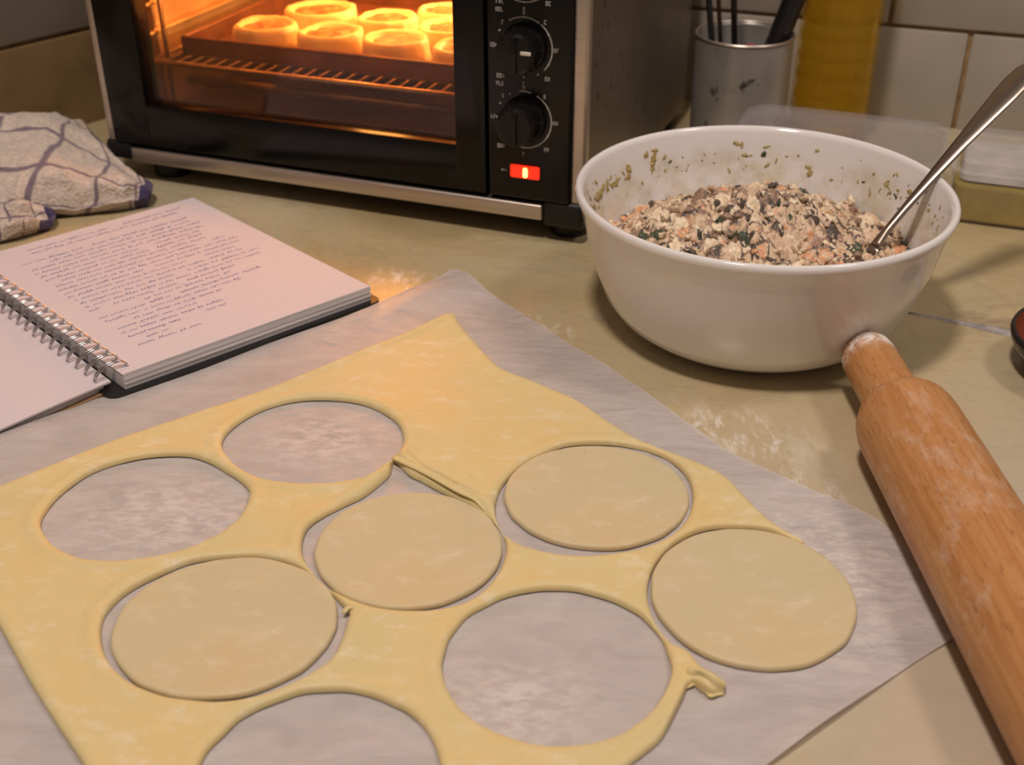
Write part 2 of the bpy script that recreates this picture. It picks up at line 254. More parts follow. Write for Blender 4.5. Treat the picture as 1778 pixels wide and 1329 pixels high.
M['gutensil'] = plain('black_handle_plastic', (.012, .010, .010), .3); M['wire'] = plain('dark_wire_handle', (.10, .06, .04), .3, .8); M['redtip'] = plain('red_plastic', (.55, .08, .04), .4)

# ---------------------------------------------------------------- object helpers
def tag(o, label=None, cat=None, group=None, kind=None):
    if label: o['label'] = label
    if cat: o['category'] = cat
    if group: o['group'] = group
    if kind: o['kind'] = kind
    return o
def link(name, me, mats, parent=None, smooth=False):
    for m in (mats if isinstance(mats, (list, tuple)) else [mats]): me.materials.append(m)
    if smooth:
        me.polygons.foreach_set('use_smooth', [True]*len(me.polygons))
    o = bpy.data.objects.new(name, me); COL.objects.link(o)
    if parent: o.parent = parent
    return o
def obj(name, bm, mats, parent=None, smooth=False, autos=None):
    bmesh.ops.recalc_face_normals(bm, faces=bm.faces)
    me = bpy.data.meshes.new(name); bm.to_mesh(me); bm.free()
    if autos is not None:
        me.polygons.foreach_set('use_smooth', [True]*len(me.polygons)); me.set_sharp_from_angle(angle=autos)
    return link(name, me, mats, parent, smooth)
def empty(name, loc=(0, 0, 0), rz=0, label=None, cat=None, group=None):
    o = bpy.data.objects.new(name, None); COL.objects.link(o); o.location = loc; o.rotation_euler = (0, 0, rz); o.empty_display_size = .02
    return tag(o, label, cat, group)
def box(x0, x1, y0, y1, z0, z1, bev=0, seg=2, bm=None):
    b = bmesh.new(); r = bmesh.ops.create_cube(b, size=1)
    for v in b.verts: v.co = Vector(((x0+x1)/2+v.co.x*(x1-x0), (y0+y1)/2+v.co.y*(y1-y0), (z0+z1)/2+v.co.z*(z1-z0)))
    if bev: bmesh.ops.bevel(b, geom=list(b.edges), offset=bev, segments=seg, profile=.5, affect='EDGES')
    if bm is None: return b
    me = bpy.data.meshes.new('t'); b.to_mesh(me); b.free(); bm.from_mesh(me); bpy.data.meshes.remove(me); return bm
def lathe(prof, seg=64, close=False, bm=None, center=(0, 0, 0), axis='z'):
    b = bm or bmesh.new(); rows = []
    for r, z in prof:
        row = []
        for i in range(seg):
            a = 2*PI*i/seg
            if axis == 'z': p = (r*math.cos(a), r*math.sin(a), z)
            else: p = (r*math.cos(a), -z, r*math.sin(a))      # profile height runs towards -y
            row.append(b.verts.new(Vector(p)+Vector(center)))
        rows.append(row)
    for k in range(len(rows)-1):
        for i in range(seg): b.faces.new((rows[k][i], rows[k][(i+1) % seg], rows[k+1][(i+1) % seg], rows[k+1][i]))
    if close:
        for row in (rows[0], rows[-1]):
            b.faces.new(row)
    return b
def tube(pts, r, seg=8, bm=None, caps=True, rad=None):
    b = bm or bmesh.new(); rows = []; pts = [Vector(p) for p in pts]; prev = None
    for i, p in enumerate(pts):
        d = (pts[min(i+1, len(pts)-1)]-pts[max(i-1, 0)]).normalized()
        if prev is None: x = d.orthogonal().normalized()
        else: x = (prev-d*prev.dot(d)).normalized()
        prev = x; y = d.cross(x); rr = rad[i] if rad else r
        rows.append([b.verts.new(p+x*rr*math.cos(2*PI*k/seg)+y*rr*math.sin(2*PI*k/seg)) for k in range(seg)])
    for k in range(len(rows)-1):
        for i in range(seg): b.faces.new((rows[k][i], rows[k][(i+1) % seg], rows[k+1][(i+1) % seg], rows[k+1][i]))
    if caps: b.faces.new(rows[0]); b.faces.new(rows[-1])
    return b
def smoothloop(P, step):
    P = [Vector((p[0], p[1])) for p in P]; n = len(P); out = []
    for i in range(n):
        a, b_, c_, d = P[i-1], P[i], P[(i+1) % n], P[(i+2) % n]; k = max(1, int((c_-b_).length/step))
        for j in range(k):
            s = j/k
            out.append(.5*((2*b_)+(c_-a)*s+(2*a-5*b_+4*c_-d)*s*s+(3*b_-a-3*c_+d)*s**3))
    return np.array([(v.x, v.y) for v in out])
def ellipse(cx, cy, a, b_, step=.0018, rag=.0003, seed=0):
    n = int(2*PI*(a+b_)/2/step); o = []
    for i in range(n):
        th = 2*PI*i/n; k = 1+rag/a*2*noise.noise(Vector((math.cos(th)*4, math.sin(th)*4, seed*3.7)))
        o.append((cx+a*k*math.cos(th), cy+b_*k*math.sin(th)))
    return np.array(o)
def inside(P, poly):
    x, y = P[:, 0], P[:, 1]; r = np.zeros(len(P), bool); n = len(poly); j = n-1
    for i in range(n):
        xi, yi = poly[i]; xj, yj = poly[j]
        c_ = ((yi > y) != (yj > y)) & (x < (xj-xi)*(y-yi)/((yj-yi) or 1e-12)+xi); r ^= c_; j = i
    return r
def segdist(P, loops):
    A = np.concatenate(loops); B = np.concatenate([np.roll(l, -1, 0) for l in loops]); D = B-A; L = (D**2).sum(1)+1e-18
    out = np.empty(len(P)); idx = np.empty(len(P), int)
    for s in range(0, len(P), 1500):
        Q = P[s:s+1500, None, :]; t_ = np.clip(((Q-A)*D).sum(2)/L, 0, 1); d = np.sqrt(((A+t_[..., None]*D-Q)**2).sum(2)); idx[s:s+1500] = d.argmin(1); out[s:s+1500] = d.min(1)
    return out, idx
def slab(name, outer, holes, zfun, bottom, mat_, offs, grid, parent=None, seed=1):
    """flat organic sheet: outline with holes, triangulated, heights from zfun(points, distance to rim), with a skirt down to `bottom`"""
    rng = np.random.default_rng(seed); loops = [outer]+holes
    lo, hi = outer.min(0), outer.max(0); pts = []
    gx = np.arange(lo[0], hi[0], grid); gy = np.arange(lo[1], hi[1], grid*.87)
    X, Y = np.meshgrid(gx, gy); X[1::2] += grid/2
    G = np.stack([X.ravel(), Y.ravel()], 1)+rng.uniform(-.15, .15, (X.size, 2))*grid
    ok = inside(G, outer)
    for h in holes: ok &= ~inside(G, h)
    G = G[ok]
    if len(G):
        d, _ = segdist(G, loops); G = G[d > (offs[-1] if offs else 0)+grid*.45]
    extra = [G]
    for k, of in enumerate(offs):
        for l in loops:
            nx = np.roll(l, -1, 0)-np.roll(l, 1, 0); nn = np.stack([-nx[:, 1], nx[:, 0]], 1); nn /= np.linalg.norm(nn, axis=1)[:, None]+1e-12
            for sg in (1, -1):
                q = l+nn*of*sg; q = q[::1 if k < 2 else 2]; o2 = inside(q, outer)
                for h in holes: o2 &= ~inside(q, h)
                q = q[o2]
                if len(q):
                    d, _ = segdist(q, loops); extra.append(q[d > of*.93])
    allp = [l for l in loops]+extra; V = np.concatenate(allp); edges = []; b0 = 0
    for l in loops:
        n = len(l); edges += [(b0+i, b0+(i+1) % n) for i in range(n)]; b0 += n
    r = delaunay_2d_cdt([Vector((float(a), float(b))) for a, b in V], edges, [], 0, 1e-7)
    vs = np.array([(v.x, v.y) for v in r[0]]); fs = r[2]
    tri = np.array([f for f in fs if len(f) == 3]); cen = vs[tri].mean(1); ok = inside(cen, outer)
    for h in holes: ok &= ~inside(cen, h)
    tri = tri[ok]; d, _ = segdist(vs, loops); d[d < 2e-6] = 0
    z = zfun(vs, d)
    bm = bmesh.new(); tv = [bm.verts.new((a, b, c_)) for (a, b), c_ in zip(vs, z)]
    for f in tri:
        try: bm.faces.new([tv[i] for i in f])
        except ValueError: pass
    if bottom is not None:
        be = [e for e in bm.edges if len(e.link_faces) == 1]
        g = bmesh.ops.extrude_edge_only(bm, edges=be)
        for v in g['geom']:
            if isinstance(v, bmesh.types.BMVert): v.co.z = bottom
    bmesh.ops.delete(bm, geom=[v for v in bm.verts if not v.link_faces], context='VERTS')
    o = obj(name, bm, mat_, parent)
    o.data.polygons.foreach_set('use_smooth', [True]*len(o.data.polygons))
    return o

# ================================================================ SETTING
WD = Vector((.93500, -.35466, 0)); WN = Vector((.35466, .93500, 0)); WANG = math.atan2(WD.y, WD.x); WC = 1.20
LA, LB = Vector((-.4612, 1.0918, 0)), Vector((-.4017, 1.1627, 0)); LD = (LB-LA).normalized(); LANG = math.atan2(LD.y, LD.x)
def wall(name, org, ang, x0, x1, tiles, gmat, front):
    wl = obj(name, box(x0, x1, 0, .05, -.05, 1.0), gmat); wl.location = org; wl.rotation_euler = (0, 0, ang); tag(wl, kind='structure')
    for (a, b, c_, d, m) in tiles:
        tl = obj('tile', box(a+.0018, b-.0018, front*.0055, .002, c_+.0018, d-.0018, .0022, 2), m, wl, autos=.6)
    return wl
tl = []
for r_, (z0, z1) in enumerate(((-.06, .0915), (.0915, .243), (.243, .395), (.395, .547), (.547, .70))):
    off = 0 if r_ % 2 == 0 else -.0735
    for k in range(-4, 5): tl.append((off+k*.147, off+(k+1)*.147, z0, z1, M['tile']))
wb = wall('wall_back', WN*WC, WANG, -.62, .75, [q for q in tl if q[0] > -.62 and q[1] < .76], M['grout'], -1)
tl = []
for z0, z1, m in ((-.06, .088, M['tile_brown']), (.088, .236, M['tile_gray']), (.236, .384, M['tile_gray']), (.384, .532, M['tile_gray'])):
    for k in range(-2, 2): tl.append((k*.30-.10, (k+1)*.30-.10 if k < 1 else .335, z0, z1, m))
wlft = wall('wall_left', LA, LANG, -.60, .34, tl, M['grout'], -1)
# counter
ct = empty('countertop', (0, 0, 0), 0, 'yellowish green marbled stone worktop, flour-dusted, under everything on it', 'worktop')
sc_ = (1.197-LA.dot(WN))/LD.dot(WN); cn_ = LA+LD*sc_; l0_ = LA-LD*.6+LD.cross(Vector((0, 0, 1)))*.004
co = [(-.85, -.1), (1.1, -.1), (1.1, (1.197-WN.x*1.1)/WN.y), (cn_.x+.003, cn_.y-.004), (l0_.x, l0_.y), (-.85, .60)]
bm = bmesh.new(); tv = [bm.verts.new((x, y, 0)) for x, y in co]; bv = [bm.verts.new((x, y, -.03)) for x, y in co]
bm.faces.new(tv); bm.faces.new(bv)
for i in range(len(co)): j = (i+1) % len(co); bm.faces.new((tv[i], tv[j], bv[j], bv[i]))
obj('stone_slab', bm, M['counter'], ct)
sp = smoothloop(SEAM+SEAM[::-1][1:-1], .004)[:34]
bm = bmesh.new(); rows = []
for i in range(60):
    s = i/59; k = s*(len(SEAM)-1); a = min(int(k), len(SEAM)-2); fr_ = k-a
    x = SEAM[a][0]*(1-fr_)+SEAM[a+1][0]*fr_; y = SEAM[a][1]*(1-fr_)+SEAM[a+1][1]*fr_
    wdt = .0012+.0050*min(1, max(0, (s-.25)*2.2))+.0006*noise.noise(Vector((s*20, 0, 0)))
    rows.append([bm.verts.new((x+.35*q*wdt, y+q*wdt, .0001+.0011*(1-abs(q))+.0003*noise.noise(Vector((s*40, q, 3))))) for q in (-1, -.5, 0, .5, 1)])
for i in range(59):
    for j in range(4): bm.faces.new((rows[i][j], rows[i][j+1], rows[i+1][j+1], rows[i+1][j]))
tag(obj('sealant_strip', bm, M['sealant'], ct, True), 'thin grey sealant line in the stone')

# ================================================================ TOASTER OVEN
OA = Vector((-.32272, .99692, 0)); OD = WD; ON = WN
ov = empty('toaster_oven', OA, WANG, 'black and chrome toaster oven with glowing orange window and two rows of pastries inside', 'oven')
def opt(u, v, z): return OA+OD*u+ON*v+Vector((0, 0, z))
TOP = .275; DEP = .32
sb_ = box(.4032, .4052, .004, DEP, .034, TOP); box(.4032, .4052, .021, DEP, .014, .034, bm=sb_); obj('side_panel', sb_, M['side'], ov)
obj('side_panel', box(-.0225, -.0205, .004, DEP, .022, TOP, .0006), M['side'], ov)
obj('top_panel', box(-.0205, .4032, .004, DEP, TOP-.002, TOP), M['side'], ov)
obj('back_panel', box(-.0205, .4032, DEP-.004, DEP, .022, TOP-.002), M['blackmat'], ov)
obj('base_panel', box(-.0205, .4032, .006, DEP-.004, .020, .024), M['blackmat'], ov)
obj('front_trim', box(.3948, .4056, -.006, .006, .034, TOP, .0025, 3), M['chrome'], ov, autos=.6)
obj('front_trim', box(-.0225, -.0150, -.006, .006, .034, TOP, .002, 3), M['chrome'], ov, autos=.6)
obj('front_trim', box(-.0150, .3948, -.006, .006, TOP-.014, TOP, .002, 3), M['chrome'], ov, autos=.6)
tag(obj('bottom_trim', box(.0000, .3728, -.008, .006, .0180, .0302, .0015, 3), M['chrome'], ov, autos=.6), 'brushed metal strip below the door')
obj('corner_block', box(.3728, .4050, -.007, .020, .0130, .0345, .004, 3), M['blackmat'], ov, autos=.6)
obj('corner_block', box(-.0270, .0000, -.007, .020, .0180, .0345, .004, 3), M['blackmat'], ov, autos=.6)
for u, v in ((.018, .022), (.386, .022), (.018, DEP-.03), (.386, DEP-.03)):
    obj('foot', lathe([(.0001, 0), (.015, 0), (.016, .003), (.015, .0205), (.0001, .0205)], 24, center=(u, v, 0)), M['blackmat'], ov, autos=.6)
# control panel
pn = obj('control_panel', box(.3295, .3948, -.008, .030, .0335, TOP-.014, .0025, 3), M['black'], ov, autos=.6)
random.seed(4)
def knob(z, spots, hand):
    kb = obj('knob', lathe([(.0001, .0215), (.0125, .0210), (.0148, .0195), (.0160, .014), (.0172, .002), (.0176, 0), (.0176, -.001)], 48, center=(.3586, -.008, z), axis='y'), M['black'], ov, autos=.5)
    obj('grip_ridge', box(.3586-.0022, .3586+.0022, -.0312, -.028, z-.0135, z+.0135, .0015, 3), M['black'], kb, autos=.6)
    if hand: tag(obj('pointer_mark', box(.3635, .3715, -.0305, -.0292, z+.0005, z+.0032, .0006), M['dial_white'], kb), 'white pointer mark')
    b = bmesh.new()
    def arc(a0, a1, r, wd):
        n = max(2, int((a1-a0)/6)); prev = None
        for i in range(n+1):
            a = math.radians(a0+(a1-a0)*i/n)
            cur = [b.verts.new((.3586+rr*math.cos(a), -.0085, z+rr*math.sin(a))) for rr in (r-wd, r+wd)]
            if prev: b.faces.new((prev[0], prev[1], cur[1], cur[0]))
            prev = cur
    for a0, a1 in spots: arc(a0, a1, .0214, .00045)
    def glyph(cu, cz, n, s=.0014):
        for i in range(n):
            x = cu+(i-(n-1)/2)*s*1.5; h = s*random.uniform(.9, 1.25)
            box(x-s*.55, x-s*.25, -.0088, -.0083, cz-h, cz+h, bm=b)
            if random.random() < .7: box(x+s*.2, x+s*.5, -.0088, -.0083, cz-h*random.choice((.2, 1)), cz+h, bm=b)
            if random.random() < .8: box(x-s*.55, x+s*.5, -.0088, -.0083, cz+h*.65, cz+h, bm=b)
            if random.random() < .6: box(x-s*.55, x+s*.5, -.0088, -.0083, cz-h, cz-h*.65, bm=b)
    glyph(.3586+.0245, z, 2); glyph(.3586, z+.0245, 1); glyph(.3586, z-.0262, 1)
    glyph(.3400, z+.0255, 3); glyph(.3345, z, 2); glyph(.3405, z-.022, 3); glyph(.3765, z-.021, 2); glyph(.3745, z+.019, 1); glyph(.3425, z+.0165, 1)
    for a in range(0, 360, 30):
        a = math.radians(a); x, zz = .3586+.0214*math.cos(a), z+.0214*math.sin(a); box(x-.0006, x+.0006, -.0088, -.0083, zz-.0006, zz+.0006, bm=b)
    tag(obj('dial_print', b, M['print'], pn), 'worn grey dial scale')
M['dial_white'] = plain('worn_white_paint', (.62, .58, .50), .5)
knob(.0965, ((-130, 60), (75, 100)), False)
knob(.1497, ((-45, 55), (60, 118)), True)
knob(.2029, ((-150, -20), (10, 80)), False)
il = obj('indicator_lamp', box(.3480, .3712, -.0105, -.0075, .0512, .0612, .0012, 3), M['lamp_red'], ov, autos=.6); tag(il, 'lit red indicator window')
obj('lamp_filament', box(.3588, .3622, -.0112, -.0100, .0525, .0600, .0012, 2), M['lamp_core'], il)
bm = bmesh.new(); box(.341, .3415, -.0088, -.0083, .0548, .0566, bm=bm); box(.3405, .345, -.0088, -.0083, .0554, .0560, bm=bm); obj('dial_print', bm, M['print'], pn)
# door
dr = empty('door', (0, 0, 0)); dr.parent = ov; dr.name = 'door'
DU0, DU1, GU0, GU1, GZ0, GZ1, DZ0, DZ1 = -.0150, .3275, .0232, .3028, .0700, .222, .0340, .2600
obj('door_frame', box(DU0, GU0, -.008, .014, DZ0, DZ1, .0015), M['enamel'], dr, autos=.6)
obj('door_frame', box(GU1, DU1, -.008, .014, DZ0, DZ1, .0015), M['enamel'], dr, autos=.6)
obj('door_frame', box(GU0-.001, GU1+.001, -.0078, .014, DZ0, GZ0, .0012), M['enamel'], dr, autos=.6)
obj('door_frame', box(GU0-.001, GU1+.001, -.0078, .014, GZ1, DZ1, .0012), M['enamel'], dr, autos=.6)
obj('window_pane', box(GU0-.002, GU1+.002, -.0005, .0015, GZ0-.002, GZ1+.002), M['glass'], dr)
bm = bmesh.new(); tube([(GU0+.02, -.035, .243), (GU1-.02, -.035, .243)], .006, 12, bm)
for u in (GU0+.03, GU1-.03): tube([(u, -.008, .243), (u, -.035, .243)], .004, 8, bm)
obj('door_handle', bm, M['chrome'], dr, True)
# cavity
CU0, CU1, CV0, CV1, CZ0, CZ1 = -.004, .316, .016, .290, .046, .235
obj('cavity_floor', box(CU0, CU1, CV0, CV1, CZ0-.002, CZ0), M['ovenfloor'], ov)
obj('cavity_wall', box(CU0-.002, CU0, CV0, CV1, CZ0, CZ1), M['liner'], ov)
obj('cavity_wall', box(CU1, CU1+.002, CV0, CV1, CZ0, CZ1), M['liner'], ov)
obj('cavity_wall', box(CU0, CU1, CV1, CV1+.002, CZ0, CZ1), M['liner'], ov)
obj('cavity_ceiling', box(CU0, CU1, CV0, CV1, CZ1, CZ1+.002), M['liner'], ov)
for z in (.093, .118, .142):                               # rack runners on both side walls
    for u, s in ((CU0, 1), (CU1, -1)):
        bm = bmesh.new(); box(min(u, u+s*.010), max(u, u+s*.010), CV0+.006, CV1-.01, z-.0035, z-.0005, .0008, bm=bm)
        obj('rack_runner', bm, M['liner'], ov)
for u0, u1 in ((CU0+.0002, CU0+.007), (CU0+.013, CU0+.016)):
    obj('front_post', box(u0, u1, .046, .050, CZ0, CZ1, .0008), M['rod'], ov, autos=.6)
for v in (.07, .15, .235):
    ht = obj('heating_tube', tube([(CU0+.004, v, .222), (CU1-.004, v, .222)], .0042, 12), M['heater'], ov, True)
for v in (.09, .22):
    obj('lower_tube', tube([(CU0+.004, v, .062), (CU1-.004, v, .062)], .0042, 12), M['rod'], ov, True)
def inlamp(loc, e, size, col=(1, .43, .10)):
    l = bpy.data.lights.new('oven_light', 'POINT'); l.energy = e; l.color = col; l.shadow_soft_size = size
    o = bpy.data.objects.new('oven_light', l); COL.objects.link(o); o.location = opt(*loc); return o
inlamp((.290, .262, .175), 2.3, .012, (1, .60, .24))
inlamp((.16, .17, .205), 1.5, .03, (1, .42, .10))  # extra light added to fill the cavity, beside the single real bulb
# rack
rk = empty('oven_rack', opt(0, 0, 0), WANG, 'chrome wire rack inside the oven under the baking tray', 'oven rack')
obj('front_bar', tube([(.003, .036, .0935), (.309, .036, .0935)], .0022, 10), M['rod'], rk, True)
obj('back_bar', tube([(.003, .275, .0935), (.309, .275, .0935)], .0022, 10), M['rod'], rk, True)
obj('side_bar', tube([(.003, .036, .0935), (.003, .275, .0935)], .0022, 10), M['rod'], rk, True)
obj('side_bar', tube([(.309, .036, .0935), (.309, .275, .0935)], .0022, 10), M['rod'], rk, True)
wire = tube([(0, .036, .0945), (0, .275, .0945)], .0011, 6)
w0 = obj('rack_wire', wire, M['rod'], rk, True); w0.location = (.016, 0, 0)
for i in range(1, 24):
    w1 = w0.copy(); COL.objects.link(w1); w1.parent = rk; w1.location = (.016+i*.0122, 0, 0)
# tray
ty = empty('baking_tray', opt(0, 0, 0), WANG, 'shallow brown baking tray on the rack in the oven, carrying the pastries', 'tray')
TU0, TU1, TV0, TV1, TZ0, TZ1 = .022, .300, .058, .268, .0958, .1098
obj('tray_base', box(TU0+.003, TU1-.003, TV0+.003, TV1-.003, TZ0, TZ0+.0012), M['tray'], ty)
def lipseg(a, b_, th=.0012):
    bm = bmesh.new(); box(min(a[0], b_[0])-th, max(a[0], b_[0])+th, min(a[1], b_[1])-th, max(a[1], b_[1])+th, TZ0, TZ1, bm=bm)
    tube([(a[0], a[1], TZ1), (b_[0], b_[1], TZ1)], .0018, 8, bm); return bm
for a, b_ in (((TU0, TV0), (TU1, TV0)), ((TU0, TV1), (TU1, TV1)), ((TU0, TV0), (TU0, TV1)), ((TU1, TV0), (TU1, TV1))):
    obj('tray_rim', lipseg(a, b_), M['tray'], ty)
# pastries
random.seed(7)
def pastry(u, v, r, h, seed, label):
    p = empty('pastry', opt(u, v, TZ0+.0012), seed*1.3, label, 'pastry', 'round filled pastries on the baking tray')
    prof = [(.0001, 0), (r*.98, 0), (r*1.03, .002), (r, h*.4), (r*.98, h*.8), (r*.95, h*.95), (r*.89, h*1.02), (r*.82, h*1.0), (r*.74, h*.90), (r*.68, h*.80), (.0001, h*.78)]
    bm = lathe(prof, 48)
    for vv in bm.verts:
        q = vv.co*95+Vector((seed*7, 0, 0)); a = .0014*noise.noise(q*1.6)+.0026*noise.noise(q*.4); vv.co += Vector((vv.co.x, vv.co.y, .01)).normalized()*a
    obj('crust', bm, M['crust'], p, True)
    bm = bmesh.new(); bmesh.ops.create_icosphere(bm, subdivisions=3, radius=1)
    for vv in bm.verts:
        n_ = noise.noise(vv.co*3+Vector((seed, 0, 0))); vv.co = Vector((vv.co.x*r*.76, vv.co.y*r*.76, h*.80+vv.co.z*h*.13+n_*.0022))
    obj('filling', bm, M['pfill'], p, True)
for i, (u, v, r, h, lb) in enumerate((
    (.083, .095, .0285, .0215, 'round golden pastry at the left end of the front row in the oven'),
    (.145, .095, .0285, .0210, 'round golden pastry second from left in the front row in the oven'),
    (.207, .095, .0285, .0205, 'round golden pastry third in the front row, wide open filling'),
    (.270, .095, .0285, .0200, 'round golden pastry at the front row right end, half cut off by the door frame'),
    (.098, .165, .0330, .0200, 'round golden pastry in the second row, behind the leftmost front one'),
    (.166, .162, .0275, .0190, 'round golden pastry in the second row behind the gap between second and third'),
    (.229, .158, .0285, .0170, 'round golden pastry in the second row at the right, next to the frame'),
    (.198, .218, .0270, .0150, 'small golden pastry farthest back, behind the second row'))):
    pastry(u, v, r, h, i+1, lb)

# ================================================================ PARCHMENT
parO = smoothloop(PARCH, .006)
e1, e2 = Vector((-.0396, .8077)), Vector((-.3397, .5675)); ed = (e2-e1).normalized(); en = Vector((-ed.y, ed.x))
if en.dot(Vector((0, 0))-e1) < 0: en = -en
def zpar(V, d):
    z = np.empty(len(V))
    for i, (x, y) in enumerate(V):
        q = Vector((x, y))-e1; s = q.dot(en); l = q.dot(ed)
        n_ = noise.noise(Vector((x*26, y*26, 1.3))); n2_ = noise.noise(Vector((x*60+9, y*110, 4)))
        zz = .0006+.0004*n_+.0002*n2_
        if s < .075:
            k = min(1, max(0, (.075-s)/.06)); zz += k*k*(.25+.75*min(1, max(0, s-.004)/.022))*(.0060+.0035*math.sin(l*19+.6))*min(1, max(0, l+.03)/.06)*(.55+.45*math.cos((s-.02)/.045*PI))
        e = x*.8+y*.2
        if x > .03 and y > .5: zz += .0016*(max(0, n_)+.8*abs(noise.noise(Vector((x*55, y*40, 7)))))*min(1, max(0, s-.13)/.03)
        ed2 = (x-.2058)*(-.552)+(y-.4159)*.834          # distance inside the lower right edge
        if ed2 < .03 and x > .0: zz += .0034*max(0, 1-ed2/.03)**2*(.6+.4*math.sin(x*60))
        if abs(x-.2138) < .012: zz = min(zz, .0006)
        z[i] = max(.0004, zz)
    return z
pp = slab('parchment_sheet', parO, [], zpar, None, M['parch'], [], .0045)
tag(pp, 'translucent white baking parchment sheet lying under the rolled dough', 'parchment')

# ================================================================ DOUGH
shO = smoothloop(SHEET, .002)
holes = [ellipse(*h, seed=i, rag=.0004) for i, h in enumerate(HOLES)]+[smoothloop(HOLE_A, .0018), smoothloop(HOLE_B, .0018), smoothloop(HOLE_C, .0018), smoothloop(HOLE_D, .0018), smoothloop(HOLE_E, .0018)]
# the hole under the disc at the right edge is open: the outline itself follows it
tear = np.array(HOLE_C[-8:]+HOLE_C[:1]) + np.array([.0045, .0045])
tear2 = np.array(HOLE_C[:5])+np.array([-.003, .004])
flap = Vector((.0845, .3855))
D0 = .0013; TH_ = .0027
def zdough(V, d):
    edge = np.sqrt(1-(1-np.clip(d/.0019, 0, 1))**2)
    z = D0+TH_*(.30+.70*edge)
    z += .0013*np.exp(-((d-.0042)/.0028)**2)
    dt, _ = segdist(V, [np.concatenate([tear, tear[::-1]])]); z += .0022*np.exp(-(dt/.0022)**2)*np.clip(d/.001, .3, 1)
    dt, _ = segdist(V, [np.concatenate([tear2, tear2[::-1]])]); z += .0014*np.exp(-(dt/.003)**2)*np.clip(d/.001, .3, 1)
    for i, (x, y) in enumerate(V):
        z[i] += .00045*noise.noise(Vector((x*30, y*30, 0)))+.00018*noise.noise(Vector((x*90, y*90, 5)))
        k = math.exp(-(((x-.083)/.0075)**2+((y-.3815)/.0075)**2)); z[i] += .0020*k
        k = math.exp(-(((x-.068)/.012)**2+((y-.372)/.02)**2))*max(0, 1-d[i]/.006); z[i] += .0028*k
    return z
ds = slab('dough_sheet', shO, holes, zdough, D0, M['dough'], [.0005, .0011, .0019, .0034], .0028, seed=3)
tag(ds, 'thin rolled yellow dough sheet on parchment with large round holes cut out', 'dough')
# torn curl lying on the sheet's edge
def ribbon(name, path, wd, th, mat_, parent, twist):
    bm = bmesh.new(); rows = []; n = len(path)
    for i, p in enumerate(path):
        p = Vector(p); d = (Vector(path[min(i+1, n-1)])-Vector(path[max(0, i-1)])).normalized(); s = d.cross(Vector((0, 0, 1))).normalized(); u_ = s.cross(d)
        a = twist[0]+(twist[1]-twist[0])*i/(n-1); s2 = s*math.cos(a)+u_*math.sin(a); u3 = -s*math.sin(a)+u_*math.cos(a); w_ = wd*(.25+.75*math.sin(PI*(.12+.76*i/(n-1))))
        rows.append([bm.verts.new(p+s2*x*w_+u3*y*th) for x, y in ((-1, 0), (-.9, .5), (0, .65), (.9, .5), (1, 0), (.9, -.5), (0, -.5), (-.9, -.5))])
    for i in range(n-1):
        for j in range(8): bm.faces.new((rows[i][j], rows[i][(j+1) % 8], rows[i+1][(j+1) % 8], rows[i+1][j]))
    bm.faces.new(rows[0]); bm.faces.new(rows[-1])
    return obj(name, bm, mat_, parent, True)
def curvepts(P, n=24):
    P = [Vector(p) for p in P]; out = []
    for k in range(n):
        s = k/(n-1)*(len(P)-1); i = min(int(s), len(P)-2); f = s-i; a = P[max(i-1, 0)]; b_ = P[i]; c_ = P[i+1]; d = P[min(i+2, len(P)-1)]
        out.append(.5*((2*b_)+(c_-a)*f+(2*a-5*b_+4*c_-d)*f*f+(3*b_-a-3*c_+d)*f**3))
    return out
ribbon('rolled_tear', curvepts([(*HOLE_C[0], .0050), (HOLE_C[-2][0]+.004, HOLE_C[-2][1]+.003, .0058), (HOLE_C[-4][0]+.003, HOLE_C[-4][1]+.003, .0060), (HOLE_C[-5][0]+.0030, HOLE_C[-5][1]+.003, .0052), (HOLE_C[-6][0]+.0022, HOLE_C[-6][1]+.0022, .0032)], 40), .0040, .0013, M['dough'], ds, (.10, .35))
bm = bmesh.new(); top = []; bot = []
for i in range(17):
    a_ = i/16; c_ = Vector((.0765, .3895))*(1-a_)+Vector((.0915, .3800))*a_; ac = Vector((-.30, -.95)).normalized(); r1 = []; r2_ = []
    for j in range(15):
        b_ = j/14; ofs = -.0075+.0150*b_; wv = noise.noise(Vector((a_*4, b_*3, 8)))
        ridge = math.exp(-((b_-.50)/.22)**2)*(.0050*math.sin(PI*min(1, .12+a_*.80))**.6+.0005)
        wd_ = (1 if b_ < .5 else (.62+.38*math.cos(a_*9))) * (1-.45*a_**3)
        p_ = c_+ac*ofs*wd_; z_ = .0040+ridge-(.0016*max(0, b_-.55)/.45)+.0006*wv-.0012*max(0, a_-.8)*5*b_
        if b_ > .93: z_ += .0010
        r1.append(bm.verts.new((p_.x, p_.y, max(z_, .0026)))); r2_.append(bm.verts.new((p_.x, p_.y, max(z_-.0013, .0014))))
    top.append(r1); bot.append(r2_)
for i in range(16):
    for j in range(14):
        bm.faces.new((top[i][j], top[i+1][j], top[i+1][j+1], top[i][j+1])); bm.faces.new((bot[i][j], bot[i][j+1], bot[i+1][j+1], bot[i+1][j]))
    bm.faces.new((top[i][0], bot[i][0], bot[i+1][0], top[i+1][0])); bm.faces.new((top[i][14], top[i+1][14], bot[i+1][14], bot[i][14]))
for j in range(14):
    bm.faces.new((top[0][j], top[0][j+1], bot[0][j+1], bot[0][j])); bm.faces.new((top[16][j], bot[16][j], bot[16][j+1], top[16][j+1]))
obj('torn_scrap', bm, M['dough'], ds, True)
ribbon('torn_thread', curvepts([(-.0795, .4295, .0042), (-.0775, .4325, .0050), (-.0745, .4330, .0046)], 10), .0014, .0008, M['dough'], ds, (0, .3))
